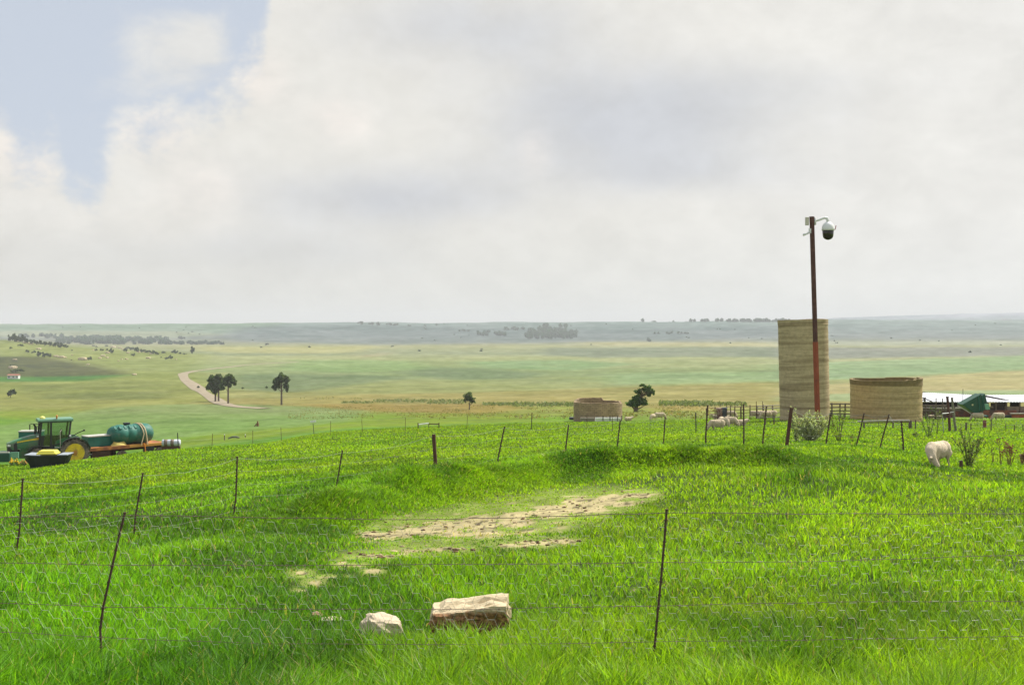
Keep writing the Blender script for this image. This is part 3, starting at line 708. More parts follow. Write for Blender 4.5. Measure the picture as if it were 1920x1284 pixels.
woods('dark wood filling the valley behind the left hill', [(105, 230, 645, 636, 8, 150, 2200), (150, 320, 646, 637, 7, 130, 2200), (300, 420, 646, 643, 4, 60, 2200), (30, 120, 634, 630, 5, 25, 2800), (335, 350, 636, 634, 4, 5, 2500)], 31)
woods('hazy wood in the fold of the far ridge', [(985, 1080, 636, 624, 7, 90, 2500), (1010, 1060, 624, 617, 6, 35, 2500), (1050, 1065, 616, 612, 7, 5, 2500), (1020, 1026, 614, 612, 7, 3, 2500), (895, 950, 630, 623, 4, 35, 2500), (935, 1000, 620, 616, 3.5, 22, 2500), (1225, 1290, 627, 624, 2.5, 20, 2500)], 32)
woods('long thin line of trees on the skyline ridge', [(1202, 1480, 603.5, 602.5, 5, 120, 3000), (1202, 1235, 603, 602.5, 7, 18, 3000)], 33, 'treeline')
sc = []
gq = np.random.default_rng(91)
for i in range(130):
    px = gq.uniform(-60, 1980); py = gq.choice([gq.uniform(606, 640), gq.uniform(640, 662)], p=[.85, .15]); n_ = float(fbm(np.array([px / 120]), np.array([py / 9]), 3, 57)[0])
    if n_ < .5: continue
    p = hit(px, py, 700); s = p.y / F; h_ = gq.uniform(.9, 2.0) * s; u = gq.normal(size=(14, 3)); u /= np.linalg.norm(u, axis=1)[:, None]
    sc.append(np.array(p)[None] + np.array([0, 0, h_ * .4]) + u * np.array([h_ * gq.uniform(.5, 1.4), h_ * .5, h_ * .45]))
sc = np.concatenate(sc); v, q = quads_at(sc, 1.6, seed=92); c = np.array([.06, .10, .06]) * gq.uniform(.6, 1.3, (len(sc), 1))
tag(fastmesh('scrub', v, quads=q, mat=M_leaf, col=np.repeat(c, 4, 0)), 'tiny hazy scrub dotted over the far plain and ridge', 'scrub', kind='stuff')
# green strips of maize
g = np.random.default_rng(77); P = []
for a, b, y0, y1, n in ((640, 700, 757, 754, 300), (700, 800, 755, 750, 700), (800, 870, 758, 751, 600), (905, 970, 761, 757, 450), (960, 1075, 763, 757, 900), (1235, 1335, 762, 755, 1100), (1335, 1400, 762, 758, 300), (560, 680, 749, 747, 60)):
    for i in range(n):
        p = hit(g.uniform(a, b), y0 + (y1 - y0) * g.random(), 120); P.append((p.x, p.y, p.z + g.uniform(.05, .6)))
P = np.array(P); v, q = quads_at(P, .28, seed=9, aspect=.35); c = np.array([.14, .18, .07]) * g.uniform(.6, 1.4, (len(P), 1))
tag(fastmesh('maize', v, quads=q, mat=M_leaf, col=np.repeat(c, 4, 0)), 'strips of green maize beyond the pasture', 'crop', kind='stuff')
# rough dry grass patches standing in the far pasture
P = []
for i in range(9000):
    px = g.uniform(540, 1340); py = g.uniform(760, 786)
    p = hit(px, py, 90); n_ = float(fbm(np.array([px / 45]), np.array([py / 4]), 3, 55)[0])
    if n_ > .5: P.append((p.x, p.y, p.z + g.uniform(.03, .35)))
P = np.array(P); v, q = quads_at(P, .14, seed=10, aspect=.4); c = np.where(g.random((len(P), 1)) < .5, np.array([[.26, .20, .08]]), np.array([[.16, .17, .05]])) * g.uniform(.7, 1.3, (len(P), 1))
tag(fastmesh('rough_grass', v, quads=q, mat=M_leaf, col=np.repeat(c, 4, 0)), 'dry brown grass patches beyond the green pasture', 'grass', kind='stuff')

def rockmesh(seed, dims, cuts=5, rough=.12, box=.6):
    import bmesh
    bm = bmesh.new(); bmesh.ops.create_cube(bm, size=2.0); bmesh.ops.subdivide_edges(bm, edges=bm.edges[:], cuts=cuts * 2, use_grid_fill=True)
    v = np.array([q.co[:] for q in bm.verts]); sph = v / np.linalg.norm(v, axis=1)[:, None]; v = v * box + sph * (1 - box) * 1.2
    n1 = fbm(v[:, 0] * 1.6 + seed + v[:, 2], v[:, 1] * 1.6 + v[:, 2] * 1.3 + 7, 4, seed) - .5; n2 = fbm(v[:, 0] * 4 + seed + v[:, 2] * 3, v[:, 1] * 4 + v[:, 2] * 4, 3, seed + 3) - .5
    v = v + sph * (n1 * rough * 4 + n2 * rough * 1.3)[:, None]; v = v * np.array(dims) / 2
    mb = MB(); mb.add(v, [[x.index for x in f.verts] for f in bm.faces]); bm.free(); return mb
M_rock = mat('pale_sandstone', (.52, .42, .27), .95, var=.3, scale=3, bump=.5, bscale=12)
protos = [rockmesh(60 + i, (1, .8, .8), 2, .12, .4).build('boulder', M_rock) for i in range(3)]
bu = [False] * 3
for px, py, w in [(20, 637, 9), (32, 640, 5), (46, 643, 7), (57, 645, 8), (73, 655, 8), (105, 669, 9), (115, 671, 11), (122, 671, 6), (135, 666, 4), (155, 675, 15), (193, 668, 8), (187, 672, 6), (201, 671, 6), (222, 677, 4), (237, 674, 6), (228, 674, 4), (278, 672, 8), (212, 652, 9), (225, 653, 7),
                  (231, 656, 6), (240, 662, 6), (260, 661, 6), (201, 662, 8), (252, 703, 8), (24, 691, 14), (175, 657, 4), (283, 664, 6), (330, 674, 4), (271, 661, 4), (165, 684, 6), (28, 675, 7)]:
    i = random.randrange(3); b = hit(px, py, 500); s = b.y / F
    o = protos[i] if not bu[i] else protos[i].copy()
    if bu[i]: COL.objects.link(o)
    bu[i] = True; o.location = b + Vector((0, 0, w * s * .12)); o.scale = (w * s, w * s, w * s * .55); o.rotation_euler = (0, 0, random.uniform(-.6, .6))
    tag(o, 'pale boulder lying among bushes on the distant hillside', 'boulder', 'boulders scattered over the distant hillside')

# far farmhouse at the foot of the hill
b = hit(26, 710, 400); s = b.y / F
e = empty('farmhouse', b, 0, 'long low white house with a rusty roof below the hill', 'house')
MB().box((0, 0, 3.2 * s), (20 * s, 3, 6.8 * s)).build('wall', M_white, e)
MB().prism([(-2.2, 6.4 * s), (0, 9 * s), (2.2, 6.4 * s)], -10.6 * s, 10.6 * s, 'X').build('roof', mat('rusty_roof', (.32, .13, .09), .8), e)
for k in (-7, 1, 8): MB().box((k * s, -1.55, 3.6 * s), (2.2 * s, .12, 2.6 * s)).build('window', M_dark, e)

# ------------------------------------------------------------------ silos
def bandmat(name, c1, c2, c3, zs=2.4, bump=.4):
    m = bpy.data.materials.new(name); m.use_nodes = True; t = NT(m.node_tree)
    o = t.n('ShaderNodeOutputMaterial'); p = t.n('ShaderNodeBsdfPrincipled'); tc = t.n('ShaderNodeTexCoord')
    mp = t.n('ShaderNodeMapping'); mp.inputs['Scale'].default_value = (.05, .05, zs); t.link(tc.outputs['Object'], mp.inputs[0])
    n1 = t.noise(mp.outputs[0], 1.0, 5, .6, .25); mp2 = t.n('ShaderNodeMapping'); mp2.inputs['Scale'].default_value = (.16, .16, zs * 5); t.link(tc.outputs['Object'], mp2.inputs[0])
    n2 = t.noise(mp2.outputs[0], 1.0, 6, .7); n3 = t.noise(tc.outputs['Object'], 3.5, 8, .75)
    c = t.ramp(n1, [(.34, c2), (.43, c1), (.49, c3), (.56, c1), (.68, c2)])
    k = t.m('ADD', t.m('ADD', t.m('MULTIPLY', n2, .16), t.m('MULTIPLY', n3, 1.2)), .32)
    c = t.mix(1.0, c, t.vec(k, k, k), 'MULTIPLY')
    t.link(c, p.inputs['Base Color']); p.inputs['Roughness'].default_value = .95; p.inputs['Specular IOR Level'].default_value = .1
    b = t.n('ShaderNodeBump'); b.inputs['Strength'].default_value = bump; b.inputs['Distance'].default_value = .08; t.link(n2, b.inputs['Height']); t.link(b.outputs[0], p.inputs['Normal'])
    t.link(p.outputs[0], o.inputs[0]); return m
M_conc = bandmat('banded_concrete', (.37, .285, .165), (.24, .175, .10), (.52, .41, .25), 1.3, .12)
M_conc2 = bandmat('ringed_concrete', (.42, .31, .15), (.33, .235, .115), (.52, .395, .21), 3.2, .12)
def ring(name, r, h, thick, m, e, topf=None, n=96, rows=24):
    vs = []; fs = []
    for w, rr in ((0, r), (1, r - thick)):
        for i in range(rows + 1):
            for k in range(n):
                a = 2 * math.pi * k / n; tz = h + (topf(a) if topf else 0)
                z = -.3 + (tz + .3) * (i / rows); q = rr + (.012 * math.sin(z * 9 + math.sin(a * 3)) if w == 0 else 0)
                vs.append((q * math.cos(a), q * math.sin(a), z))
    L = (rows + 1) * n
    for i in range(rows):
        for k in range(n):
            k2 = (k + 1) % n; fs.append((i * n + k, i * n + k2, (i + 1) * n + k2, (i + 1) * n + k)); fs.append((L + i * n + k, L + (i + 1) * n + k, L + (i + 1) * n + k2, L + i * n + k2))
    for k in range(n):
        k2 = (k + 1) % n; a = rows * n; fs.append((a + k, a + k2, L + a + k2, L + a + k))
    o = MB().add(vs, fs).build(name, m, e, True)
    md = o.modifiers.new('edges', 'EDGE_SPLIT'); md.split_angle = R(50); return o
c = at(1509, 95); s = 95 / F
e = empty('tall_silo', c, 0, 'tall cylindrical concrete silo behind the rusty camera pole', 'silo'); e.rotation_euler = (0, R(-1.2), 0)
hh = (606 - 600) / F * 95 - c.z
ring('wall', 45.5 * s, hh, .16, M_conc, e, lambda a: .05 * math.sin(2 * a) + (.03 if math.cos(a) > 0 else 0))
ring('rim', 45.5 * s + .03, .14, .2, M_conc, e).location = (0, 0, hh - .12)
c = at(1661, 99); s = 99 / F; hh = (606 - 715) / F * 96 - c.z
e = empty('low_silo', c, 0, 'wide squat concrete silo between the tall silo and the shed', 'silo')
def lowtop(a):
    d = .04 * math.sin(3 * a) - .03
    if -.95 < a - 2 * math.pi * (a > math.pi) < .12: d += .12
    if math.cos(a) > .3: d += .06
    return d
ring('wall', 64.5 * s, hh, .2, M_conc2, e, lowtop)
ring('rim', 64.5 * s + .04, .16, .26, mat('mossy_rim', (.20, .145, .06), .95, var=.4, scale=3), e, lambda a: lowtop(a) * .9).location = (0, 0, hh - .10)

m = bpy.data.materials.new('brown_brickwork'); m.use_nodes = True; t = NT(m.node_tree)
o = t.n('ShaderNodeOutputMaterial'); p = t.n('ShaderNodeBsdfPrincipled'); tc = t.n('ShaderNodeTexCoord'); sx = t.n('ShaderNodeSeparateXYZ'); t.link(tc.outputs['Object'], sx.inputs[0])
br = t.n('ShaderNodeTexBrick'); t.link(t.vec(t.m('MULTIPLY', t.m('ARCTAN2', sx.outputs[0], sx.outputs[1]), 2.5), sx.outputs[2], 0.0), br.inputs[0])
br.inputs['Scale'].default_value = 1.0; br.inputs['Brick Width'].default_value = .42; br.inputs['Row Height'].default_value = .19; br.inputs['Mortar Size'].default_value = .018
br.inputs['Color1'].default_value = (.38, .27, .155, 1); br.inputs['Color2'].default_value = (.28, .195, .11, 1); br.inputs['Mortar'].default_value = (.19, .14, .09, 1)
kk = t.m('ADD', t.m('MULTIPLY', t.noise(tc.outputs['Object'], 1.1, 6, .7), 1.5), .25)
t.link(t.mix(1.0, br.outputs[0], t.vec(kk, kk, kk), 'MULTIPLY'), p.inputs['Base Color']); p.inputs['Roughness'].default_value = .95; t.link(p.outputs[0], o.inputs[0]); M_brick = m
c = at(1121, 117); s = 117 / F; zt = (606 - 756) / F * 114.5; hh = zt - c.z
e = empty('brick_tank', c, 0, 'low round brick water tank beside the gnarled tree', 'water tank')
g = random.Random(8); steps = [g.uniform(-.02, .02) for _ in range(40)]
def btop(a):
    a2 = a % (2 * math.pi); z = 0.0 + steps[int(a2 * 5)]
    if 1.3 < a2 < 2.55: z += .26
    elif 2.55 <= a2 < 2.9: z += .12
    if 4.75 < a2 < 5.6: z -= .02
    if a2 > 5.75 or a2 < .2: z -= .12
    return z
ring('wall', 45.5 * s, hh, .24, M_brick, e, btop, 80, 10)
# trough in front of the tank, tyre, sheep come later
c = hit(1140, 790, 60); s = c.y / F
e = empty('water_trough', c, 0, 'long pale water trough with short dark posts before the brick tank', 'trough')
MB().prism([(-.26, 0), (.26, 0), (.34, .38), (.28, .38), (.22, .06), (-.22, .06), (-.28, .38), (-.34, .38)], -24 * s, 24 * s, 'X').build('basin', M_white, e)
for k in (-10, 3, 17, 25): MB().tube([(k * s, -.42, -.1), (k * s, -.42, .62)], .045, 6).build('post', M_dark, e)
MB().box((-39 * s, .1, .2), (26 * s, .5, .35)).build('kerb', mat('grey_kerb', (.22, .19, .15), .9), e)
c = hit(1075, 787, 60)
t_ = MB(); pr = [(.34 + .16 * math.cos(a), .16 * math.sin(a) + .16) for a in np.linspace(0, 2 * math.pi, 10, endpoint=False)]; t_.lathe(pr, 24, closed=True)
o = t_.build('old_tyre', M_black, None, True); o.location = c; tag(o, 'old black tyre lying at the left foot of the brick tank', 'tyre')

# ------------------------------------------------------------------ camera pole
D0 = 53.0; base = at(1534, D0); s = D0 / F
e = empty('camera_pole', base, 0, 'tall rusty steel pole carrying a white dome camera', 'pole')
zt = (606 - 407) / F * D0 - base.z; zc = (606 - 641) / F * D0 - base.z; lean = -(1534 - 1522) * s
def xat(z): return lean * z / zt
M_pu = mat('brown_primer', (.085, .032, .022), .7, var=.3, scale=6, c2=(.12, .05, .035), c2amt=.5); M_pl = mat('red_oxide', (.30, .065, .025), .65, var=.25, scale=5, c2=(.22, .05, .025), c2amt=.4)
rot = Matrix.Rotation(R(-62), 3, 'Z')
def beam(z0, z1, w, m, nm):
    q = MB(); vs = []
    for z in (z0, z1):
        for x, y in ((-1, -1), (1, -1), (1, 1), (-1, 1)):
            v = rot @ Vector((x * w / 2, y * w / 2 * .8, 0)); vs.append((v.x + xat(z), v.y, z))
    q.add(vs, [(0, 3, 2, 1), (4, 5, 6, 7), (0, 1, 5, 4), (1, 2, 6, 5), (2, 3, 7, 6), (3, 0, 4, 7)]); return q.build(nm, m, e, bev=.01)
beam(-.3, zc, .20, M_pl, 'lower_shaft'); beam(zc, zt, .18, M_pu, 'upper_shaft'); beam(zt, zt + .02, .2, M_pu, 'cap_plate')
xt = xat(zt)
MB().box((xt - .22, 0, zt - 8 * s), (6.5 * s, .12, 15 * s)).build('junction_box', mat('beige_box', (.55, .52, .42), .5, var=.1), e, bev=.01)
arm = MB().tube([(xt + .12, 0, zt - 8 * s), (xt + 14 * s, 0, zt - 5 * s), (xt + 23 * s, 0, zt - 1.5 * s), (xt + 28 * s, 0, zt - 2 * s), (xt + 30 * s, 0, zt - 6 * s), (xt + 30 * s, 0, zt - 11 * s)], [.05, .06, .065, .07, .07, .08], 12).box((xt + 6 * s, 0, zt - 8 * s), (2.5 * s, .2, 14 * s)).build('bracket_arm', M_white, e, True)
cx, cz = xt + 30.5 * s, zt - 25 * s
r = 11.6 * s
hs = MB().lathe([(.03, 16 * s), (.35 * r, 15.5 * s), (.62 * r, 13.5 * s), (.82 * r, 10.5 * s), (.95 * r, 6.5 * s), (r, 2.5 * s), (1.0 * r, 0), (.93 * r, -.5 * s)], 28, (cx, 0, cz)).build('dome_housing', M_white, e, True)
hs2 = MB().lathe([(.90 * r, -.4 * s), (.90 * r, -4 * s), (.84 * r, -10 * s), (.78 * r, -13 * s), (.6 * r, -15.6 * s), (.3 * r, -17.4 * s), (.02, -18 * s)], 28, (cx, 0, cz)).build('dome_window', mat('smoked_dome', (.02, .013, .012), .12, spec=.6), e, True)
MB().tube([(cx + 10 * s, 0, cz + .5 * s), (cx + 13.5 * s, 0, cz + 2 * s), (cx + 15 * s, 0, cz + 9 * s)], [.02, .02, .02], 6).build('cable', mat('red_cable', (.25, .06, .04), .6), e)
sb = MB().tube([(xt - .05, 0, zt - 29 * s), (xt - 6 * s, 0, zt - 28 * s)], .04, 8).box((xt - 3.5 * s, 0, zt - 26 * s), (4 * s, .1, 9 * s)).build('camera_mount', M_white, e)
MB().tube([(xt - 5 * s, -.02, zt - 29 * s), (xt - 17 * s, -.1, zt - 34 * s)], [.05, .055], 10).build('bullet_camera', M_white, e, True)

# ------------------------------------------------------------------ fences
def barbed(pts, m, r, barbs, e, sag=0.0, seed=0, step=.13, name='strand', wob=.012):
    g = random.Random(seed); q = MB(); P = []
    for a, b in zip(pts[:-1], pts[1:]):
        L = (b - a).length; n = max(3, int(L / .45))
        for i in range(n):
            t_ = i / n; p = a.lerp(b, t_); p.z -= sag * 4 * t_ * (1 - t_) * min(1, L / 3) - g.uniform(-1, 1) * wob; P.append(p)
    P.append(pts[-1]); q.tube(P, r, 4, False)
    if barbs:
        for a, b in zip(P[:-1], P[1:]):
            L = (b - a).length; k = int(L / step)
            for i in range(k):
                c = a.lerp(b, (i + g.random() * .5) / max(k, 1)); th = g.uniform(0, 6.28); d = Vector((.35 * math.cos(th), math.sin(th) * .6, math.cos(th))) * .013
                q.tube([c - d, c + d], r * .8, 3); d2 = Vector((.5, .3, -d.x * 30)).normalized() * .012; q.tube([c - d2, c + d2], r * 1.5, 3)
    return q.build(name, m, e, world=True)
def P3(px, py, d): return Vector(((px - 960) / F * d, d, (HZ - py) / F * d))
# near fence
DF = 8.9
root = empty('wire_fence', G((1222 - 960) / F * DF, DF), 0, 'front barbed-wire fence with hexagonal netting on leaning rusty posts', 'fence')
for pl in ([(234, 961), (222, 1010), (206, 1082), (193, 1140), (188, 1180), (190, 1225), (195, 1262)], [(1250, 955), (1246, 1010), (1240, 1080), (1233, 1150), (1227, 1215), (1222, 1262)]):
    q = MB().tube([P3(a, b, DF) for a, b in pl], [.0095] * len(pl), 7)
    for i in range(14):
        f = i / 14 * (len(pl) - 1); a = P3(*pl[int(f)], DF).lerp(P3(*pl[min(int(f) + 1, len(pl) - 1)], DF), f % 1); q.box(a, (.023, .018, .010))
    q.build('post', M_rustdark, root, world=True)
for i, (w, rr, bb) in enumerate((([(-420, 975), (20, 970), (234, 966), (520, 970), (760, 974), (900, 972), (1080, 966), (1250, 961), (1500, 963), (1700, 963), (1920, 962), (2400, 960)], .0026, 1),
          ([(-420, 1052), (20, 1055), (212, 1059), (600, 1060), (900, 1057), (1241, 1054), (1500, 1053), (1700, 1047), (1920, 1040), (2400, 1035)], .0022, 1),
          ([(-420, 1128), (20, 1131), (194, 1137), (600, 1141), (900, 1141), (1234, 1135), (1500, 1129), (1700, 1127), (1920, 1127), (2400, 1126)], .0022, 1),
          ([(-420, 1180), (20, 1185), (188, 1194), (500, 1206), (800, 1208), (1228, 1203), (1500, 1199), (1700, 1196), (1920, 1192), (2400, 1190)], .002, 1))):
    barbed([P3(a, b, DF - .015) for a, b in w], M_wirerust, rr, bb, root, 0, 40 + i, .11, 'barbed_strand', .004)
def netting(e, x0, x1, ztop, zbot, y, cw, ch, r, seed, m):
    g = np.random.default_rng(seed); q = MB()
    nx = int((x1 - x0) / cw); nz = int((ztop(0) - zbot(0)) / ch)
    def w(i, j, k):
        x = x0 + (i + (.5 if j % 2 else 0)) * cw + (k * .30 * cw); u = (x - x0) / (x1 - x0)
        z = ztop(x) - j * (ztop(x) - zbot(x)) / nz
        z += .05 * (float(vnoise(np.array(x * .9), np.array(j * .35), 3)) - .5) + .04 * math.sin(x * 1.7 + j * .3) * (1 - j / nz)
        x += .09 * (float(vnoise(np.array(x * .6), np.array(z * 1.5), 8)) - .5) - .22 * (ztop(x) - z) * (float(vnoise(np.array(x * .25), np.array(2.2), 5)) - .5)
        return Vector((x, y + .09 * (float(vnoise(np.array(x * .8), np.array(z * 1.2), 12)) - .5), z))
    for j in range(nz + 1):
        for i in range(nx):
            a, b = w(i, j, 0), w(i, j, 1); q.tube([a, b], r * 1.1, 3, False)
            if j < nz:
                o = 0 if j % 2 == 0 else 1
                lo = w(i - 1 + o, j + 1, 1); q.tube([a, lo], r, 3, False)
                lo = w(i + o, j + 1, 0); q.tube([b, lo], r, 3, False)
    return q.build('netting', m, e, world=True)
M_net = mat('netting_wire', (.34, .35, .28), .6, metal=.1, var=.5, scale=.6)
netting(root, P3(-250, 0, DF).x, P3(2230, 0, DF).x, lambda x: P3(0, 975, DF).z, lambda x: P3(0, 1232, DF).z, DF + .02, .165, .070, .0012, 5, M_net)

# second fence across the pasture
F2 = [(-60, 905, -78, 1060, 17.6, .012), (43, 898, 27, 1045, 19, .012), (268, 887, 250, 1008, 22.5, .012), (445, 856, 437, 968, 25.5, .013), (642, 845, 627, 948, 28.5, .013), (813, 814, 820, 915, 31, .045),
      (946, 800, 930, 882, 36, .016), (1066, 797, 1056, 862, 40, .016), (1163, 788, 1156, 846, 43, .017), (1247, 783, 1242, 838, 45, .017), (1327, 760, 1322, 838, 42, .02), (1394, 758, 1394, 832, 43, .02),
      (1437, 762, 1429, 830, 43, .02), (1484, 764, 1474, 829, 42, .06), (1558, 773, 1548, 815, 44, .02), (1620, 775, 1603, 826, 43, .018), (1667, 777, 1648, 829, 42, .018), (1690, 790, 1694, 842, 40, .02)]
b0 = at(820, 31); root = empty('wire_fence', b0, 0, 'second wire fence crossing the pasture behind the bare soil patch', 'fence')
tops = []; bots = []
for i, (a, b, c, d_, dd, rr) in enumerate(F2):
    tp = P3(a, b, dd); bp = at(c, dd); bp.z = min(bp.z, P3(c, d_, dd).z) - .1
    if rr > .03: midp = tp.lerp(bp, .5)
    else: midp = tp.lerp(bp, .62) + Vector(((.03 if i % 2 else -.03) * (1 if dd < 37 else .5), 0, 0))
    pts = [tp, tp.lerp(midp, .5), midp, bp]; rr = rr * (1.4 if rr < .03 else 1.15); q = MB().tube(pts, [rr * 1.0] * 4, 8)
    if rr < .03:
        for k in range(10): q.box(tp.lerp(bp, k / 10), (rr * 2.6, rr * 2, rr))
    q.build('post', M_rust if rr > .03 else M_rustdark, root, world=True); tops.append(tp); bots.append(bp + Vector((0, 0, .1)))
for k, f in enumerate((.03, .24, .46, .68, .9)):
    barbed([a.lerp(b, f) + Vector((0, -.02, 0)) for a, b in zip(tops, bots)], M_galv, .0026 if k == 0 else .0017, 0, root, .05 if k else .09, 60 + k, .2, 'wire', .015)
barbed([a.lerp(b, .03) + Vector((0, -.02, 0)) for a, b in zip(tops[13:], bots[13:])], M_galv, .006, 0, root, .25, 66, .2, 'slack_wire', .015)
# brace wire
# thin fence along the far edge of the pasture
far = [(335, 80), (397, 83), (474, 86), (528, 88), (620, 91), (680, 92), (760, 93), (875, 94), (996, 87), (1100, 82), (1149, 80), (1305, 72)]
b0 = at(620, 91); root = empty('wire_fence', b0, 0, 'thin wire fence along the far edge of the pasture', 'fence'); ps = []
for i, (a, dd) in enumerate(far):
    p = at(a, dd); hh = 1.15 if i not in (8, 11, 0) else 1.3; r_ = .018 if i not in (0, 8, 11) else .035
    MB().tube([p - Vector((0, 0, .1)), p + Vector((random.uniform(-.08, .08), 0, hh))], r_, 6).build('post', M_dark if r_ > .02 else M_rust, root, world=True); ps.append(p)
for k, z in enumerate((1.08, .75, .4)): barbed([p + Vector((0, 0, z)) for p in ps], M_galv, .004, 0, root, .04, 70 + k, .2, 'wire', .01)
# stub-post fence near the squat silo
ST = [(1435, 777, 796, .05), (1451, 778, 796, .055), (1503, 781, 801, .03), (1548, 785, 803, .03), (1620, 789, 804, .06), (1647, 790, 805, .02), (1674, 789, 804, .055), (1706, 788, 804, .12), (1716, 787, 805, .045),
      (1811, 792, 807, .07), (1820, 793, 807, .045), (1858, 786, 808, .045), (1886, 794, 808, .025), (1902, 796, 809, .03), (1918, 796, 809, .03), (1950, 797, 810, .03)]
root = empty('wire_fence', hit(1674, 804, 40), 0, 'fence of short stub posts before the squat silo', 'fence'); ps = []
for a, y0, y1, r_ in ST:
    p = hit(a, y1, 45); tp = P3(a + random.uniform(-.8, .8), y0, p.y); MB().tube([p - Vector((0, 0, .1)), tp], [r_, r_ * .9], 8).build('post', M_wood if r_ > .04 else M_rustdark, root, world=True); ps.append((p, tp))
for k, f in enumerate((.85, .45)): barbed([p.lerp(q_, f) for p, q_ in ps], M_galv, .004, 0, root, .03, 80 + k, .2, 'wire', .01)
MB().tube([P3(1608, 790, 62), P3(1660, 788.5, 61), P3(1705, 788, 60)], .045, 7).build('rail', M_woodpale, root, world=True)
MB().tube([P3(1622, 792.5, 61), P3(1704, 791, 59.5)], .03, 6).build('rail', M_rust, root, world=True)

# livestock pen
root = empty('livestock_pen', at(1400, 104), 0, 'timber and steel livestock pen rails behind the grazing sheep', 'pen fence')
def penrun(pxs, d0, d1, ztop, rails, mt, rr, pr=.07, pm=None):
    pts = [at(a, d0 + (d1 - d0) * (a - pxs[0]) / (pxs[-1] - pxs[0])) for a in pxs]
    for p in pts: MB().tube([p - Vector((0, 0, .2)), p + Vector((random.uniform(-.04, .04), 0, ztop + random.uniform(-.05, .12)))], pr, 7).build('post', pm or M_wood, root, world=True)
    for z in rails:
        for a, b in zip(pts[:-1], pts[1:]): MB().tube([a + Vector((0, -.08, z + random.uniform(-.02, .02))), b + Vector((0, -.08, z + random.uniform(-.02, .02)))], rr, 5).build('rail', mt, root, world=True)
penrun([1325, 1341, 1362, 1369, 1377, 1389, 1395, 1406, 1419], 103, 105, 1.2, (1.18, .9, .62, .35), M_rust, .022, .05)
penrun([1419, 1431, 1449, 1464, 1480], 104, 104, 1.2, (1.18, .95, .55, .12), M_woodpale, .05)
penrun([1540, 1560, 1575, 1584, 1600], 104, 104, 1.25, (1.28, .95, .65, .38), M_wood, .055)
penrun([1720, 1736, 1754, 1772, 1790], 106, 106, 1.25, (1.05, .8, .55, .3), M_wood, .075)
for a in (1350, 1378, 1418):
    p = at(a, 103.5); w = .58; z = 1.62
    MB().tube([p + Vector((0, 0, 0)), p + Vector((0, 0, z)), p + Vector((w, 0, z)), p + Vector((w, 0, 0))], .028, 6).build('gate_frame', M_rust, root, world=True)
def cloth(px, w, c, c2, label):
    p = at(px, 102.8); q = MB(); n = 10; vs = []; fs = []
    prof = [(.12, .15), (.10, .6), (.06, 1.05), (0, 1.22), (-.07, 1.12), (-.11, .7), (-.13, .12)]
    for j, (y, z) in enumerate(prof):
        for i in range(n + 1): x = (i / n - .5) * w * (1.0 if z > 1 else .82 + .1 * math.sin(j)); vs.append((x, -.05 + y + .05 * math.sin(i * 2.1) * (1.3 - z), z + .05 * math.sin(i * 1.7) * (z < .3)))
    for j in range(len(prof) - 1):
        for i in range(n): fs.append((j * (n + 1) + i, j * (n + 1) + i + 1, (j + 1) * (n + 1) + i + 1, (j + 1) * (n + 1) + i))
    o = q.add(vs, fs).build('blanket', mat('blanket_cloth', c, .9, var=.4, scale=5, c2=c2, c2amt=.8), None, True); o.location = p; tag(o, label, 'blanket')
cloth(1349, .62, (.16, .05, .045), (.33, .24, .18), 'dark red patterned cloth hanging over the pen rail')
cloth(1358, .48, (.11, .12, .13), (.05, .05, .06), 'grey cloth hanging beside the red cloth on the pen rail')
# big gate posts and rail by the plant
def stand(px, y0, y1, r_, mt, label, name='gate_post', lean=0, cat='post', rough=0):
    p = hit(px, y1, 30); tp = P3(px - lean, y0, p.y); o = empty(name, p, 0, label, cat); N = 9
    pts = [p.lerp(tp, k / (N - 1)) + Vector((random.uniform(-1, 1) * rough, 0, 0)) for k in range(N)]; pts[0].z -= .2
    MB().tube(pts, [r_ * (1.06 - .12 * k / (N - 1)) * (1 + random.uniform(-rough, rough)) for k in range(N)], 10).build('shaft', mt, o, world=True); return o, p, tp
o, p, tp = stand(1781, 744, 809, .085, mat('dark_red_timber', (.10, .045, .035), .9, var=.5, scale=5, bump=.4), 'thick dark reddish timber gate post near the shed', lean=5, rough=.02)
MB().lathe([(.10, -.03), (.10, .03)], 12, (0, 0, 0)).build('cap', M_rustdark, o).location = tp - Vector(o.location)
o, p2, tp2 = stand(1792, 746, 809, .075, mat('grey_lichen_timber', (.20, .19, .13), .9, var=.5, scale=5, bump=.4), 'grey lichen-covered timber post leaning beside the dark gate post', lean=7, rough=.03)
MB().lathe([(.08, -.03), (.08, .03)], 12, (0, 0, 0)).build('cap', M_wood, o).location = tp2 - Vector(o.location)
o, p3, tp3 = stand(1769, 775, 812, .025, M_galv, 'thin pale steel standard left of the dark gate post', 'steel_standard', lean=2)
MB().tube([tp3, P3(1779, 774, p.y), P3(1788, 772, p.y)], .025, 6).build('rail', M_white, o, world=True)
stand(1846, 788, 802, .13, mat('red_stump', (.20, .06, .045), .9, var=.4), 'short reddish stump among the stub posts', 'tree_stump', cat='stump', rough=.02)
stand(1802, 863, 878, .05, M_rustdark, 'short black stake at the foot of the branching thistle', 'stake', cat='stake')

# H-shaped timber frame in the pasture
b = hit(803, 803, 60); s = b.y / F
e = empty('timber_frame', b, R(6), 'low three-post timber frame standing alone in the pasture', 'frame')
for x, w in ((-19, .09), (1, .075), (20, .085)): MB().box((x * s, 0, 5.5 * s - .05), (w, w, 12.5 * s)).build('post', M_rustdark, e)
MB().tube([(-18 * s, -.04, 7.5 * s), (1 * s, -.04, 9.5 * s)], .06, 8).build('rail', M_white, e)
MB().tube([(1 * s, 0, 8.6 * s), (20 * s, 0, 7.8 * s)], .045, 8).build('rail', M_rustdark, e)
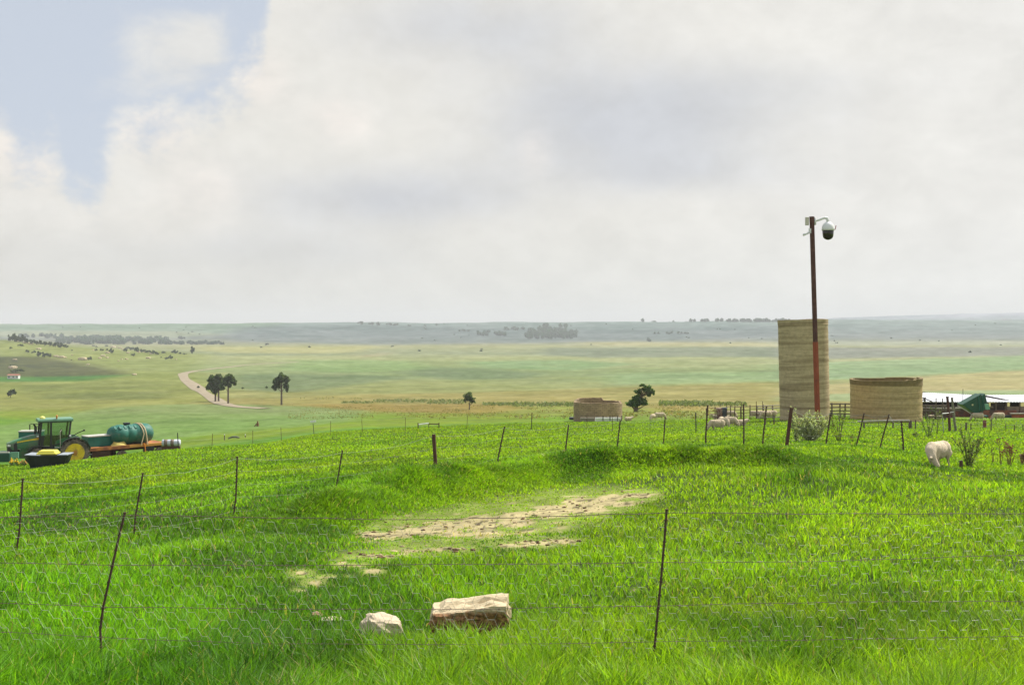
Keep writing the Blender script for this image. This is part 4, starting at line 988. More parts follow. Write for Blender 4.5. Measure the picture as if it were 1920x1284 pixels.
# white board on a stake
b = hit(589, 815, 60); s = b.y / F
e = empty('marker_post', b, 0, 'thin dark stake with a small white board on top', 'marker')
MB().tube([(0, 0, -.1), (-2 * s, 0, 21 * s)], .03, 6).build('stake', M_dark, e); MB().box((-2 * s, 0, 25 * s), (10.5 * s, .05, 3.6 * s), Matrix.Rotation(R(-8), 3, 'Y')).build('board', M_white, e)
# two capped posts with a trough
b = hit(440, 824, 60); s = b.y / F
e = empty('feed_trough', b, 0, 'old grey trough between two short capped posts', 'trough')
MB().tube([(-12 * s, 0, 2 * s), (-4 * s, 0, 5 * s), (4 * s, 0, 5 * s), (9 * s, 0, 3.5 * s)], [.10, .16, .17, .1], 8).build('basin', mat('grey_green_trough', (.13, .14, .10), .8, var=.4), e, True)
for x in (-19, 20):
    po = MB().tube([(x * s, 0, -.1), (x * s, 0, 8.5 * s)], .07, 8).build('post', M_wood, e); MB().tube([(x * s, 0, 8.5 * s), (x * s, 0, 10.2 * s)], [.08, .05], 8).build('cap', M_white, po)
# rusty tripod thing beyond the crop edge
b = hit(483, 799, 100); s = b.y / F
e = empty('broken_stump', b, 0, 'small broken rust-brown stump at the edge of the pale crop', 'stump')
M_st = mat('brown_stump', (.20, .10, .05), .9, var=.5)
MB().tube([(0, 0, -.1), (.5 * s, 0, 5 * s), (0, 0, 10 * s)], [2.6 * s, 2 * s, .9 * s], 8).build('trunk', M_st, e); MB().tube([(-6 * s, 0, -.1), (-3 * s, 0, 3.5 * s), (0, 0, 6 * s)], [.8 * s, 1.2 * s, 1 * s], 6).build('branch', M_st, e)
# ------------------------------------------------------------------ rocks by the front fence
def rockmat(name, pale, dark, zc, zw):
    m = bpy.data.materials.new(name); m.use_nodes = True; t = NT(m.node_tree)
    o = t.n('ShaderNodeOutputMaterial'); p = t.n('ShaderNodeBsdfPrincipled'); tc = t.n('ShaderNodeTexCoord'); sx = t.n('ShaderNodeSeparateXYZ'); t.link(tc.outputs['Object'], sx.inputs[0])
    n1 = t.noise(tc.outputs['Object'], 9, 8, .7); n2 = t.noise(tc.outputs['Object'], 30, 6, .7)
    k = t.m('ADD', t.m('MULTIPLY', n2, .8), .6)
    front_mix = t.m('SUBTRACT', 1.0, t.smooth(t.m('ADD', t.m('ADD', sx.outputs[2], t.m('MULTIPLY', sx.outputs[1], .9)), t.m('MULTIPLY', t.m('SUBTRACT', n1, .5), .16)), zc - zw, zc + zw))  # dark colour towards the front and bottom
    c = t.mix(front_mix, tuple(pale) + (1,), t.mix(t.smooth(n2, .4, .62), tuple(dark) + (1,), tuple(np.array(dark) * 2.4) + (1,)))
    t.link(t.mix(1.0, c, t.vec(k, k, k), 'MULTIPLY'), p.inputs['Base Color']); p.inputs['Roughness'].default_value = .95; p.inputs['Specular IOR Level'].default_value = .15
    b = t.n('ShaderNodeBump'); b.inputs['Strength'].default_value = .6; b.inputs['Distance'].default_value = .02; t.link(t.noise(tc.outputs['Object'], 22, 8, .7), b.inputs['Height']); t.link(b.outputs[0], p.inputs['Normal'])
    t.link(p.outputs[0], o.inputs[0]); return m
b = hit(880, 1194); s = b.y / F
# slab outline seen from the front: left end blunt, right end higher, a ledge along the top
import bmesh
bm = bmesh.new(); bmesh.ops.create_cube(bm, size=2.0); bmesh.ops.subdivide_edges(bm, edges=bm.edges[:], cuts=11, use_grid_fill=True)
v = np.array([q.co[:] for q in bm.verts]); v0 = v.copy()
u = v[:, 0]; w = v[:, 1]; z = v[:, 2]
L, Dp, Hh = 72.5 * s, 27 * s * 1.35, 28 * s
ln = np.linalg.norm(v, axis=1)[:, None]; vv = v * .80 + v / ln * .24
x = vv[:, 0] * L + .10 * Dp * vv[:, 1]; y = vv[:, 1] * Dp * (1 - .12 * u)
zz = vv[:, 2] * Hh * (1 + .10 * u) + (vv[:, 2] > 0) * (.10 * Hh * np.sin(u * 2.2 + .6) + .22 * Hh * (w > .1) * (u > -.8) + .12 * Hh * sst(u, .1, .7))
n1 = fbm(u * 2.2 + z, w * 2.2 + z * 1.7 + 3, 4, 3) - .5; n2 = fbm(u * 7 + z * 5, w * 6 + z * 6, 3, 4) - .5
crack = np.exp(-((w + .15 - .25 * u) / .10) ** 2) * (u > .0) * (z > .6)
P = np.stack([x, y, zz - crack * .3 * Hh], 1) + v0 / ln * (n1 * .10 + n2 * .05)[:, None] * .7
mb = MB(); mb.add(P, [[q.index for q in f.verts] for f in bm.faces]); bm.free()
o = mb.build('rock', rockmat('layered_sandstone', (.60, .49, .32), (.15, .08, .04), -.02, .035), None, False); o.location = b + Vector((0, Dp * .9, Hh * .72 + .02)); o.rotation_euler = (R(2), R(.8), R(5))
tag(o, 'big flat sandstone slab with a brown face in the grass', 'rock')
b = hit(712, 1196); s = b.y / F
o = rockmesh(14, (74 * s, 60 * s, 54 * s), 6, .12, .3).build('rock', rockmat('cracked_sandstone', (.56, .46, .33), (.25, .16, .09), -.16, .05)); o.location = b + Vector((0, .15, 8 * s)); o.rotation_euler = (.1, .15, .4); tag(o, 'pale rounded cracked rock half sunk in the grass', 'rock')
b = hit(594, 1163); s = b.y / F
o = rockmesh(25, (21 * s, 20 * s, 20 * s), 4, .12, .3).build('rock', rockmat('reddish_stone', (.36, .23, .14), (.12, .06, .04), -.03, .03)); o.location = b + Vector((0, 0, 5 * s)); tag(o, 'small round reddish stone left of the bigger rocks', 'rock')
b = hit(622, 1168); s = b.y / F
o = rockmesh(27, (44 * s, 28 * s, 18 * s), 4, .12, .5).build('rock', rockmat('chalky_stone', (.55, .47, .34), (.3, .2, .12), -.1, .03)); o.location = b + Vector((0, 0, 1 * s)); tag(o, 'low flat pale stone touching the reddish stone', 'rock')

# ------------------------------------------------------------------ sheep
M_wool = mat('cream_wool', (.52, .43, .30), .95, var=.35, scale=7, bump=.7, bscale=35, spec=.1)
M_wool2 = mat('dusty_wool', (.40, .33, .24), .95, var=.35, scale=7, bump=.7, bscale=35, spec=.1)
def sheepmesh(pose, seed=1, vox=.028):
    q = MB()
    def cap(a, b, ra, rb, n=6):
        a = Vector(a); b = Vector(b)
        for i in range(n + 1): q.ell(a.lerp(b, i / n), [ra + (rb - ra) * i / n] * 3, 10, 6)
    zb = .52 if pose != 'lie' else .27
    q.ell((0, 0, zb), (.42, .235, .25)); q.ell((-.28, 0, zb + .01), (.26, .23, .25)); q.ell((.25, 0, zb + .01), (.26, .215, .24)); q.ell((-.49, 0, zb + .02), (.09, .06, .12))
    q.ell((0, 0, zb - .06), (.36, .22, .22))
    if pose == 'lie':
        q.ell((.1, .1, .1), (.35, .16, .1)); cap((.2, -.12, .08), (.5, -.13, .06), .07, .035); cap((-.3, .12, .1), (-.1, .25, .07), .09, .05)
    else:
        for x, y, d in ((.3, .12, .02), (.27, -.12, -.04), (-.36, .13, -.05), (-.33, -.13, .04)):
            back = x < 0
            cap((x, y, .42), (x + (.05 if back else 0), y, .26), .115 if back else .085, .055, 5); cap((x + (.05 if back else 0), y, .27), (x + d - (.02 if back else 0), y * .95, .02), .042, .028, 8)
    if pose == 'graze': N = [(.40, 0, .58), (.56, 0, .44), (.66, 0, .28)]; hd = [(.66, 0, .28), (.78, 0, .10)]; yaw = (1, 0)
    elif pose == 'turn': N = [(.38, 0, .60), (.54, .05, .52), (.62, .14, .36)]; hd = [(.62, .14, .34), (.60, .30, .12)]; yaw = (0, 1)
    elif pose == 'stand': N = [(.38, 0, .62), (.52, 0, .72), (.58, 0, .82)]; hd = [(.60, 0, .83), (.80, 0, .74)]; yaw = (1, 0)
    else: N = [(.38, 0, .36), (.52, .02, .42), (.58, .04, .48)]; hd = [(.60, .05, .50), (.77, .10, .38)]; yaw = (1, 0)
    cap(N[0], N[1], .19, .16); cap(N[1], N[2], .16, .125); cap(hd[0], hd[1], .112, .070, 8)
    h0, h1 = Vector(hd[0]), Vector(hd[1]); ax = (h1 - h0).normalized(); side = ax.cross(Vector((0, 0, 1))).normalized(); up = side.cross(ax)
    for sg in (-1, 1):
        c = h0 + side * sg * .12 + up * .03; rt = Matrix((side * sg, up, ax)).transposed(); q.ell(c + side * sg * .02, (.12, .032, .055), 10, 6, rt)
    ob = q.build('tmp', None); md = ob.modifiers.new('r', 'REMESH'); md.mode = 'VOXEL'; md.voxel_size = vox; md.use_smooth_shade = True
    sm = ob.modifiers.new('s', 'SMOOTH'); sm.factor = .5; sm.iterations = 3
    dg = bpy.context.evaluated_depsgraph_get(); dg.update(); me = bpy.data.meshes.new_from_object(ob.evaluated_get(dg)); me.name = 'sheep_' + pose
    bpy.data.objects.remove(ob)
    n = len(me.vertices); co = np.zeros(n * 3); me.vertices.foreach_get('co', co); co = co.reshape(-1, 3); no = np.zeros(n * 3); me.vertices.foreach_get('normal', no); no = no.reshape(-1, 3)
    a = fbm(co[:, 0] * 14 + co[:, 2] * 9, co[:, 1] * 14 + co[:, 2] * 11, 3, seed) - .5
    wool = sst(co[:, 2], .18, .36) * (1 - sst(co[:, 0], .5, .62)) if pose != 'lie' else (1 - sst(co[:, 0], .5, .62))
    co = co + no * (a * .035 * wool)[:, None]; me.vertices.foreach_set('co', co.ravel()); me.update()
    return me
SM = {k: sheepmesh(k) for k in ('graze', 'turn', 'lie', 'stand')}
def sheep(px, py, pose, yaw, label, sc=1.0, d=None, group='sheep of the flock', mt=None, dz=0.0):
    me = SM[pose]; 
    if mt is not None:
        me = me.copy()
    me.materials.clear() if mt is not None else None
    if len(me.materials) == 0: me.materials.append(mt or M_wool)
    o = bpy.data.objects.new('sheep', me); COL.objects.link(o)
    p = hit(px, py, 20 if px > 1700 else 52) if d is None else at(px, d)
    o.location = p + Vector((0, 0, dz)); o.rotation_euler = (0, 0, R(yaw)); o.scale = (sc, sc, sc); tag(o, label, 'sheep', group); return o
sheep(1759, 876, 'turn', 222, 'large cream sheep grazing alone beside the branching thistle', .93, None, None, mat('clean_wool', (.66, .55, .40), .95, var=.3, scale=7, bump=.7, bscale=35, spec=.1))
fl = 'sheep of the flock before the pen'
sheep(1345, 808, 'graze', 195, 'nearest cream sheep of the cluster before the pen, head down', 1.0, None, fl)
sheep(1352, 799, 'graze', 250, 'sheep just behind the nearest grazing sheep, seen end-on', .92, None, fl)
sheep(1360, 800, 'graze', 285, 'middle sheep of the tight cluster of four', .85, None, fl)
sheep(1369, 800, 'graze', 320, 'sheep with lowered head at the right of the tight cluster', .95, None, fl)
sheep(1388, 798, 'lie', 5, 'sheep lying by itself right of the tight cluster', .9, None, fl)
sheep(1345, 786.5, 'lie', 180, 'sheep lying in front of the dark red cloth', .95, None, fl)
sheep(1358, 787, 'lie', 0, 'flattest lying sheep, between the lying and the standing sheep', .75, None, fl)
sheep(1367, 785, 'graze', 350, 'sheep grazing before the pen just right of the grey cloth', 1.05, None, fl)
sheep(1415, 784.5, 'graze', 310, 'sheep at the left end of the row by the pale rails', .95, None, fl)
sheep(1427, 785, 'graze', 5, 'second sheep in the row by the pale rails', 1.0, None, fl)
sheep(1437, 785.5, 'graze', 200, 'third sheep in the row, behind the stub post', .95, None, fl)
sheep(1446, 785, 'graze', 175, 'right-hand sheep of the row by the pale rails', 1.0, None, fl)
sheep(1224, 788, 'graze', 240, 'sheep turned away left of its mate near the gnarled tree', .85, None, 'pair of sheep near the gnarled tree')
sheep(1236, 787, 'graze', 12, 'sheep standing side-on near the gnarled tree', 1.0, None, 'pair of sheep near the gnarled tree')
sheep(1178, 789, 'lie', 20, 'sheep resting at the right end of the water trough', .8, None, None)
fr = 'sheep near the shed'
sheep(1834, 789, 'graze', 178, 'sheep grazing below the tilted green bin', 1.0, None, fr)
sheep(1873, 789, 'graze', 186, 'sheep grazing before the brick shed wall', 1.05, None, fr)
sheep(1819, 781, 'lie', 20, 'dirty sheep lying left of the green bin leg', .8, None, fr, M_wool2)
sheep(1745, 785, 'lie', 40, 'small sheep partly hidden by the leafy plant', .75, None, fr)
sheep(1758, 786, 'lie', 160, 'small sheep resting between the plant and the steel standard', .7, None, fr)

# ------------------------------------------------------------------ thistles and dry weeds
def thistle(px, py, wpx, hpx, stems, seed, label, leafc, n_leaf=40, leaf=.05, heads=None, base=0, spread=1.0, stemc=(.10, .12, .05), fork=2, name='thistle', group=None, up=.35):
    b = hit(px, py, 20); s = b.y / F; g = np.random.default_rng(seed); e = empty(name, b, 0, label, 'plant', group)
    Wd, Hh = wpx * s / 2, hpx * s; q = MB(); L = []; hd = []
    for i in range(stems):
        a = g.uniform(0, 2 * math.pi); rr = Wd * math.sqrt(g.random()) * spread
        x1, y1 = rr * math.cos(a), rr * math.sin(a) * .8; h = Hh * (1 - .35 * (rr / Wd) ** 2) * g.uniform(.6, 1.03) if i else Hh
        pts = [Vector((x1 * .12, y1 * .12, -.05)), Vector((x1 * .35, y1 * .35, h * .3)), Vector((x1 * .75, y1 * .75, h * .68)), Vector((x1, y1, h))]
        q.tube(pts, [.013, .011, .008, .005], 5)
        br = [(pts, 1.0)]
        for k in range(fork):
            t0 = g.uniform(.3, .75); p0 = pts[1].lerp(pts[3], t0); d = Vector((g.uniform(-.8, .8), g.uniform(-.6, .6), 1)).normalized() * Hh * g.uniform(.15, .35)
            p1 = p0 + d; p1.z = min(p1.z, Hh); q.tube([p0, p0.lerp(p1, .5) + Vector((d.x * .15, 0, 0)), p1], [.007, .006, .004], 4); br.append(([p0, p0.lerp(p1, .33), p0.lerp(p1, .66), p1], .5)); hd.append(p1)
        hd.append(pts[3])
        for pp, f in br:
            for k in range(int(n_leaf * f)):
                t_ = g.random() ** .8; i0 = min(int(t_ * 3), 2); p = pp[i0].lerp(pp[i0 + 1], t_ * 3 - i0); L.append((p.x + g.normal() * leaf * .6, p.y + g.normal() * leaf * .6, max(p.z + g.normal() * leaf * .5, .01)))
    st = q.build('stems', mat(name + '_stem', stemc, .9, var=.4), e)
    if base:
        for k in range(base): 
            a = g.uniform(0, 6.28); r_ = abs(g.normal()) * Wd * .33; L.append((r_ * math.cos(a), r_ * math.sin(a), g.random() * Hh * up))
    if L:
        L = np.array(L); v, qd = quads_at(L, leaf, seed=seed, aspect=.55); c = np.array(leafc) * g.uniform(.5, 1.55, (len(L), 1)); dk = g.random((len(L), 1)) < .12
        c = np.where(dk, np.array([.42, .38, .22]), c); fastmesh('leaves', v, quads=qd, mat=M_leaf, col=np.repeat(c, 4, 0), parent=e)
    if heads is not None:
        hm = mat(name + '_head', heads[0], .9, var=.5, scale=20); q = MB()
        for k in range(heads[1]): q.ell((g.normal() * heads[2] * (k > 0), g.normal() * heads[2] * (k > 0), g.normal() * heads[2] * .8 * (k > 0)), (heads[2] * .5, heads[2] * .5, heads[2] * .65), 7, 5)
        h0 = None
        for p in hd[:100]:
            if h0 is None: h0 = q.build('flower_head', hm, e); o_ = h0
            else: o_ = h0.copy(); COL.objects.link(o_)
            o_.location = p; o_.rotation_euler = (0, 0, g.uniform(0, 6))
    return e
TG = (.36, .42, .22)
thistle(1519, 829, 78, 60, 58, 1, 'big bushy grey-green thistle at the foot of the camera pole', (.50, .54, .34), 80, .034, ((.26, .16, .12), 1, .03), 900, fork=2, spread=1.1)
thistle(1494, 828, 30, 66, 9, 2, 'narrow tall thistle growing at the left of the big thistle', (.50, .54, .34), 60, .032, ((.36, .16, .14), 1, .03), 60, fork=2)
thistle(1574, 827, 52, 62, 7, 3, 'sparse branching thistle right of the camera pole', (.20, .24, .08), 26, .028, ((.12, .08, .05), 1, .03), 90, spread=1.1, fork=3, stemc=(.12, .10, .05))
thistle(1742, 821, 40, 60, 6, 4, 'upright weed with a dark dense base by the steel standard', (.11, .17, .06), 26, .03, ((.22, .24, .10), 1, .03), 260, fork=2, spread=.9)
thistle(1756, 815, 22, 50, 4, 14, 'pale thin thistle behind the dark-based weed', (.24, .27, .12), 20, .03, ((.22, .2, .10), 1, .03), 20, fork=2)
thistle(1716, 822, 13, 15, 6, 5, 'tiny pale weed left of the dark-based weed', (.22, .28, .1), 22, .03, None, 20)
thistle(1817, 877, 52, 82, 9, 6, 'tall branching thistle with a leafy base beside the large sheep', (.13, .18, .06), 30, .026, ((.16, .12, .06), 2, .022), 420, spread=1.15, fork=3, stemc=(.12, .11, .05), up=.42)
DC = (.22, .12, .07)
thistle(1876, 875, 14, 52, 3, 7, 'dry reddish dock stalk nearest the branching thistle', DC, 22, .016, ((.30, .12, .07), 5, .03), 0, fork=1, stemc=(.22, .12, .06), name='dry_dock')
thistle(1893, 876, 34, 54, 6, 8, 'broad clump of dry reddish dock stalks', DC, 24, .016, ((.30, .12, .07), 5, .028), 10, fork=2, stemc=(.22, .12, .06), name='dry_dock')
thistle(1917, 873, 16, 34, 5, 9, 'short pinkish-brown dry weed at the edge of the dock clump', (.30, .17, .12), 40, .022, None, 20, stemc=(.22, .13, .08), name='dry_dock')
thistle(1600, 829, 14, 16, 3, 15, 'dead twig leaning in the grass right of the sparse thistle', DC, 5, .02, None, 0, stemc=(.12, .08, .05), name='dead_twig')
thistle(1862, 870, 12, 34, 2, 16, 'single thin dry stem between thistle and dock', DC, 6, .02, None, 0, stemc=(.16, .1, .05), name='dry_weed')
# clods and dung scattered over the bare soil
g = np.random.default_rng(3); cv_ = []; cf_ = []; cc_ = []; n0 = 0
ic = MB().ell((0, 0, 0), (1, 1, .6), 6, 4); iv = np.array([tuple(v) for v in ic.v]); fi = np.array(ic.f)
for (a, b, w_, h_) in DIRT[:14]:
    for k in range(24):
        p = hit(a + g.normal() * w_ * .6, b + g.normal() * h_ * .55); r = .008 + .026 * g.random() ** 3
        cv_.append(iv * r * np.array([1.4, 1, 1]) * g.uniform(.7, 1.3, (len(iv), 1)) + np.array([p.x, p.y, p.z + r * .3])); cf_.append(fi + n0); n0 += len(iv); cc_.append(np.tile((np.array([[.15, .09, .05]]) if g.random() < .6 else np.array([[.42, .33, .2]])) * g.uniform(.6, 1.4), (len(iv), 1)))
tag(fastmesh('clods', np.concatenate(cv_), quads=np.concatenate(cf_), mat=leafmat('clod', trans=0.0, rough=.95), col=np.concatenate(cc_)), 'dark clods and dung scattered over the bare soil', 'clods', kind='stuff')

# ------------------------------------------------------------------ shed with pale sheet roofs
root = empty('sheep_shed', at(1830, 125), 0, 'long low open shed with pale sheet roofs and red brick walls', 'shed')
def wp(px, py, d): return P3(px, py, d)
def roofpanel(a0, a1, eave, ridge, d0, d1, droop=0):
    q = MB(); n = 60; vs = []; fs = []
    for i in range(n + 1):
        px = a0 + (a1 - a0) * i / n; t_ = i / n
        for k, (pv, dd) in enumerate(((eave, d0), (ridge, d1))):
            y_ = pv[0] + (pv[1] - pv[0]) * t_; p = wp(px, y_, dd); p.z += .02 * (1 if i % 2 else -1); vs.append(p)
        for k in (1, 0): vs.append(vs[i * 4 + k] + Vector((0, 0, -.06)))
    for i in range(n):
        o_ = i * 4
        fs += [(o_, o_ + 4, o_ + 5, o_ + 1), (o_ + 3, o_ + 2, o_ + 6, o_ + 7), (o_, o_ + 3, o_ + 7, o_ + 4), (o_ + 1, o_ + 5, o_ + 6, o_ + 2)]
    return q.add(vs, fs).build('roof', M_roof, root, world=True)
roofpanel(1722, 1842, (752.5, 753.5), (735, 741), 120, 126)
roofpanel(1843, 2010, (753, 753.5), (740.5, 739), 121, 128)
M_red = mat('red_brick_wall', (.24, .085, .05), .95, var=.5, scale=2.5, c2=(.10, .06, .05), c2amt=.6)
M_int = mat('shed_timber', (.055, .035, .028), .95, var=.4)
MB().tube([wp(1728, 735, 125.9), wp(1760, 738.5, 126.1), wp(1842, 740.8, 126.1)], .05, 6).build('ridge_capping', M_int, root, world=True)
MB().prism([(wp(1845, 740.5, 120.6).x, wp(0, 740.5, 120.6).z), (wp(1896, 750.6, 120.6).x, wp(0, 750.6, 120.6).z), (wp(1878, 749.8, 120.6).x, wp(0, 749.8, 120.6).z), (wp(1847, 744, 120.6).x, wp(0, 744, 120.6).z)], 120.5, 120.62).build('gable_board', M_int, root, world=True)
zg = at(1830, 124).z - .3
def wall(a, b, yt, d, m, nm='wall', th=.2, yb=None):
    x0, x1 = wp(a, 0, d).x, wp(b, 0, d).x; zt = wp(0, yt, d).z; zb = zg if yb is None else wp(0, yb, d).z
    return MB().box(((x0 + x1) / 2, d, (zt + zb) / 2), (x1 - x0, th, zt - zb)).build(nm, m, root, world=True)
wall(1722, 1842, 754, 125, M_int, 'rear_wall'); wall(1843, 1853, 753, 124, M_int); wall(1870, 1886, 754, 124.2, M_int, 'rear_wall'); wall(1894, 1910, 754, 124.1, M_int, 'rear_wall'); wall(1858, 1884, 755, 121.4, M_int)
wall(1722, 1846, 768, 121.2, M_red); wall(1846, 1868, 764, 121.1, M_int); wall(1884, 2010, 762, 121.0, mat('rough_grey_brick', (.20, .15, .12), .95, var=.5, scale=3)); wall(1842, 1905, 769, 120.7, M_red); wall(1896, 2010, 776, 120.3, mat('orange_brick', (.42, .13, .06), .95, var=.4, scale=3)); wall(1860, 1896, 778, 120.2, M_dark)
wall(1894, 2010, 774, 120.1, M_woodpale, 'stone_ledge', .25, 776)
for a in (1729, 1755, 1768, 1820, 1851, 1867, 1887, 1912, 1960): MB().tube([wp(a, 754, 120.9), wp(a, 785, 120.9)], .09, 7).build('post', M_wood, root, world=True)
for y_, a, b in ((760, 1724, 1775), (764.5, 1722, 1812), (769, 1724, 1800), (763, 1845, 1862)): MB().tube([wp(a, y_, 119.5), wp((a + b) / 2, y_ + .8, 119.6), wp(b, y_, 119.5)], .10, 6).build('beam', M_woodpale if y_ == 764.5 else M_wood, root, world=True)
MB().tube([wp(1733, 746, 119.8), wp(1734, 753, 119.8)], .10, 7).box(tuple(wp(1733, 746, 119.8)), (.35, .2, .1)).build('roof_vent', M_int, root, world=True)
MB().tube([wp(1728, 750, 119.6), wp(1737, 748.5, 119.6), wp(1748, 753, 119.6)], .06, 6).build('roof_prop', M_int, root, world=True)
# tipped green bin
d = 108.0; P_ = lambda a, b_: (wp(a, b_, d).x, wp(a, b_, d).z)
e = empty('tipping_bin', at(1822, d), 0, 'dark green steel bin tipped up on a thin leg', 'bin')
M_bin = mat('bin_green', (.012, .075, .045), .45, var=.3, scale=2)
loc = Vector(e.location)
o = MB().prism([P_(1797, 757), P_(1832.5, 737.5), P_(1838.5, 767), P_(1826, 773), P_(1817, 772)], d - .9, d + .5).build('hopper', M_bin, e, world=True, bev=.03)
MB().prism([P_(1836, 741), P_(1841, 737), P_(1845.5, 755), P_(1839, 755.5)], d - .7, d + .5).build('tailboard', M_bin, e, world=True, bev=.02)
MB().prism([P_(1838, 755.8), P_(1846, 755.8), P_(1848.5, 766), P_(1840, 766.5)], d - .95, d - .8).build('side_plate', mat('pale_green_paint', (.16, .36, .25), .5, var=.2), e, world=True)
for a in (1826.5, 1834.2): MB().prism([P_(a, 742), P_(a + .8, 741.6), P_(a + 2.8, 768), P_(a + 2, 768.4)], d - .97, d - .902).build('rib', M_teal, e, world=True)
MB().box((wp(1816, 757.5, d).x, d - .93, wp(0, 757.5, d).z), (.14, .06, .14)).build('handle', mat('yellow_tag', (.6, .55, .3), .6), e, world=True)
MB().tube([wp(1841, 766, d - .5), wp(1842.5, 779, d - .5)], .04, 6).build('leg', M_teal, e, world=True); MB().box(tuple(wp(1843, 779.5, d - .5)), (.7, .5, .1)).build('foot', M_teal, e, world=True)
MB().tube([wp(1795, 760, d - 1.2), wp(1812, 770, d - 1.2), wp(1825, 779, d - 1.2)], .045, 6).build('drawbar', M_woodpale, e, world=True)
MB().tube([wp(1805, 752, d - .3), wp(1805.5, 729, d - .3)], .025, 5).build('rod', M_dark, e, world=True)
for i, (a, b_) in enumerate(((1755, 746), (1767, 747))):
    p = at(a, 105); e2 = empty('fence_stake', p, 0, ('thin stake against the roof, left of its twin', 'thin stake against the roof, nearer the steel standard')[i], 'stake'); MB().tube([p, P3(a, b_, 105)], .05, 6).build('shaft', M_wood, e2, world=True)
# red-brown implement right of the bin
b = hit(1853, 784, 90); s = b.y / F
e = empty('plough_part', b, 0, 'rusty curved plough part standing in the grass by the green bin', 'implement')
MB().tube([(-4 * s, 0, 0), (-2 * s, 0, 3 * s), (2 * s, 0, 5 * s), (4 * s, 0, 8 * s)], [.05, .07, .07, .04], 6).build('beam', M_rust, e); MB().prism([(0, 0), (5 * s, 0), (5 * s, 5 * s), (2 * s, 4 * s)], -.05, .05).build('blade', mat('rust_red', (.28, .07, .04), .8), e)

# ------------------------------------------------------------------ tractor (local frame: x forward, y left, z up)
YAW = R(180 + 29)
def px_at(px, dist): return (px - 960) / F * dist
DT = 86.0
zg = -(870.5 - HZ) / F * DT
e = empty('tractor', (px_at(136, DT), DT, zg), YAW, 'green tractor with yellow wheels parked beyond the grassy crest', 'tractor')
def wheel(c, r, w, rimr, parent, lugs=22, front=False):
    x, y, z = c; tm = MB()
    pr = [(rimr, -w * .42), (r * .80, -w * .5), (r * .93, -w * .47), (r * .965, -w * .36), (r * .965, w * .36), (r * .93, w * .47), (r * .80, w * .5), (rimr, w * .42)]
    tm.lathe(pr, 40, c, 'Y', closed=True)
    for k in range(lugs):
        for sg in (-1, 1):
            a = 2 * math.pi * (k + (.5 if sg > 0 else 0)) / lugs; vs = []
            for rr in (r * .93, r * 1.04):
                for (da, yy) in ((-.035, .02), (.035, .02), (.035 - .17, .47), (-.035 - .17, .47)):
                    vs.append((x + rr * math.cos(a + da), y + sg * yy * w, z + rr * math.sin(a + da)))
            tm.add(vs, [(0, 1, 2, 3), (4, 7, 6, 5), (0, 4, 5, 1), (1, 5, 6, 2), (2, 6, 7, 3), (3, 7, 4, 0)])
    wo = tm.build('wheel', M_rubber, parent)
    rm = MB()
    for sg in (-1, 1): rm.lathe([(rimr * 1.02, sg * w * .43), (rimr * .94, sg * w * .40), (rimr * .86, sg * w * .18), (rimr * .62, sg * w * .12), (rimr * .50, sg * w * .22), (.02, sg * w * .24)], 32, c, 'Y')
    ro = rm.build('rim', M_yellow, wo, True)
    md = ro.modifiers.new('e', 'EDGE_SPLIT'); md.split_angle = R(35)
    MB().lathe([(rimr * .26, w * .24), (rimr * .26, w * .50), (rimr * .16, w * .54), (.01, w * .54)], 16, c, 'Y').build('hub', mat('hub_orange', (.45, .20, .03), .6), wo)
    bl = MB()
    for k in range(8):
        a = 2 * math.pi * k / 8; bl.lathe([(.03, w * .16), (.03, w * .26)], 6, (x + rimr * .42 * math.cos(a), y, z + rimr * .42 * math.sin(a)), 'Y')
    bl.build('bolts', M_rubber, wo); return wo
for sy in (1, -1): wheel((0, sy * .98, 1.0), 1.02, .58, .68, e)
for sy in (1, -1): wheel((2.5, sy * .95, .74), .74, .44, .46, e, 18)
b_ = MB().box((2.0, 0, 1.0), (4.2, .62, .62)).box((.1, 0, 1.15), (1.4, .9, .8)).box((2.5, 0, .74), (.35, 1.5, .28)).box((0, 0, 1.0), (.4, 1.5, .4)); b_.build('chassis', M_dark, e, bev=.03)
# bonnet with a domed top
def loft(secs, name, m, par, sm=True):
    q = MB(); vs = []; n = len(secs[0])
    for s_ in secs: vs += s_
    fs = [(i * n + k, i * n + (k + 1) % n, (i + 1) * n + (k + 1) % n, (i + 1) * n + k) for i in range(len(secs) - 1) for k in range(n)]
    fs += [tuple(range(n - 1, -1, -1)), tuple((len(secs) - 1) * n + k for k in range(n))]
    o_ = q.add(vs, fs).build(name, m, par, sm); md = o_.modifiers.new('e', 'EDGE_SPLIT'); md.split_angle = R(40); return o_
def sec(x, w, zb, zt, rd=.16):
    h = w / 2; return [(x, h, zb), (x, h, zt - rd), (x, h * .86, zt - rd * .35), (x, h * .55, zt), (x, -h * .55, zt), (x, -h * .86, zt - rd * .35), (x, -h, zt - rd), (x, -h, zb)]
loft([sec(2.3, 1.0, 1.45, 2.42), sec(2.9, .98, 1.45, 2.36), sec(3.6, .94, 1.42, 2.18), sec(4.2, .88, 1.35, 1.98), sec(4.55, .80, 1.75, 1.84, .04)], 'bonnet', M_green, e)
loft([[(4.0, .455, 1.0), (4.0, .457, 1.80), (4.0, -.457, 1.80), (4.0, -.455, 1.0)], [(4.5, .40, 1.0), (4.55, .40, 1.74), (4.55, -.40, 1.74), (4.5, -.40, 1.0)]], 'grille', M_dark, e, False)
MB().prism([(3.85, 1.1), (4.05, 1.1), (4.05, 1.85), (3.9, 1.85)], -.475, .475).build('side_grille', M_dark, e)
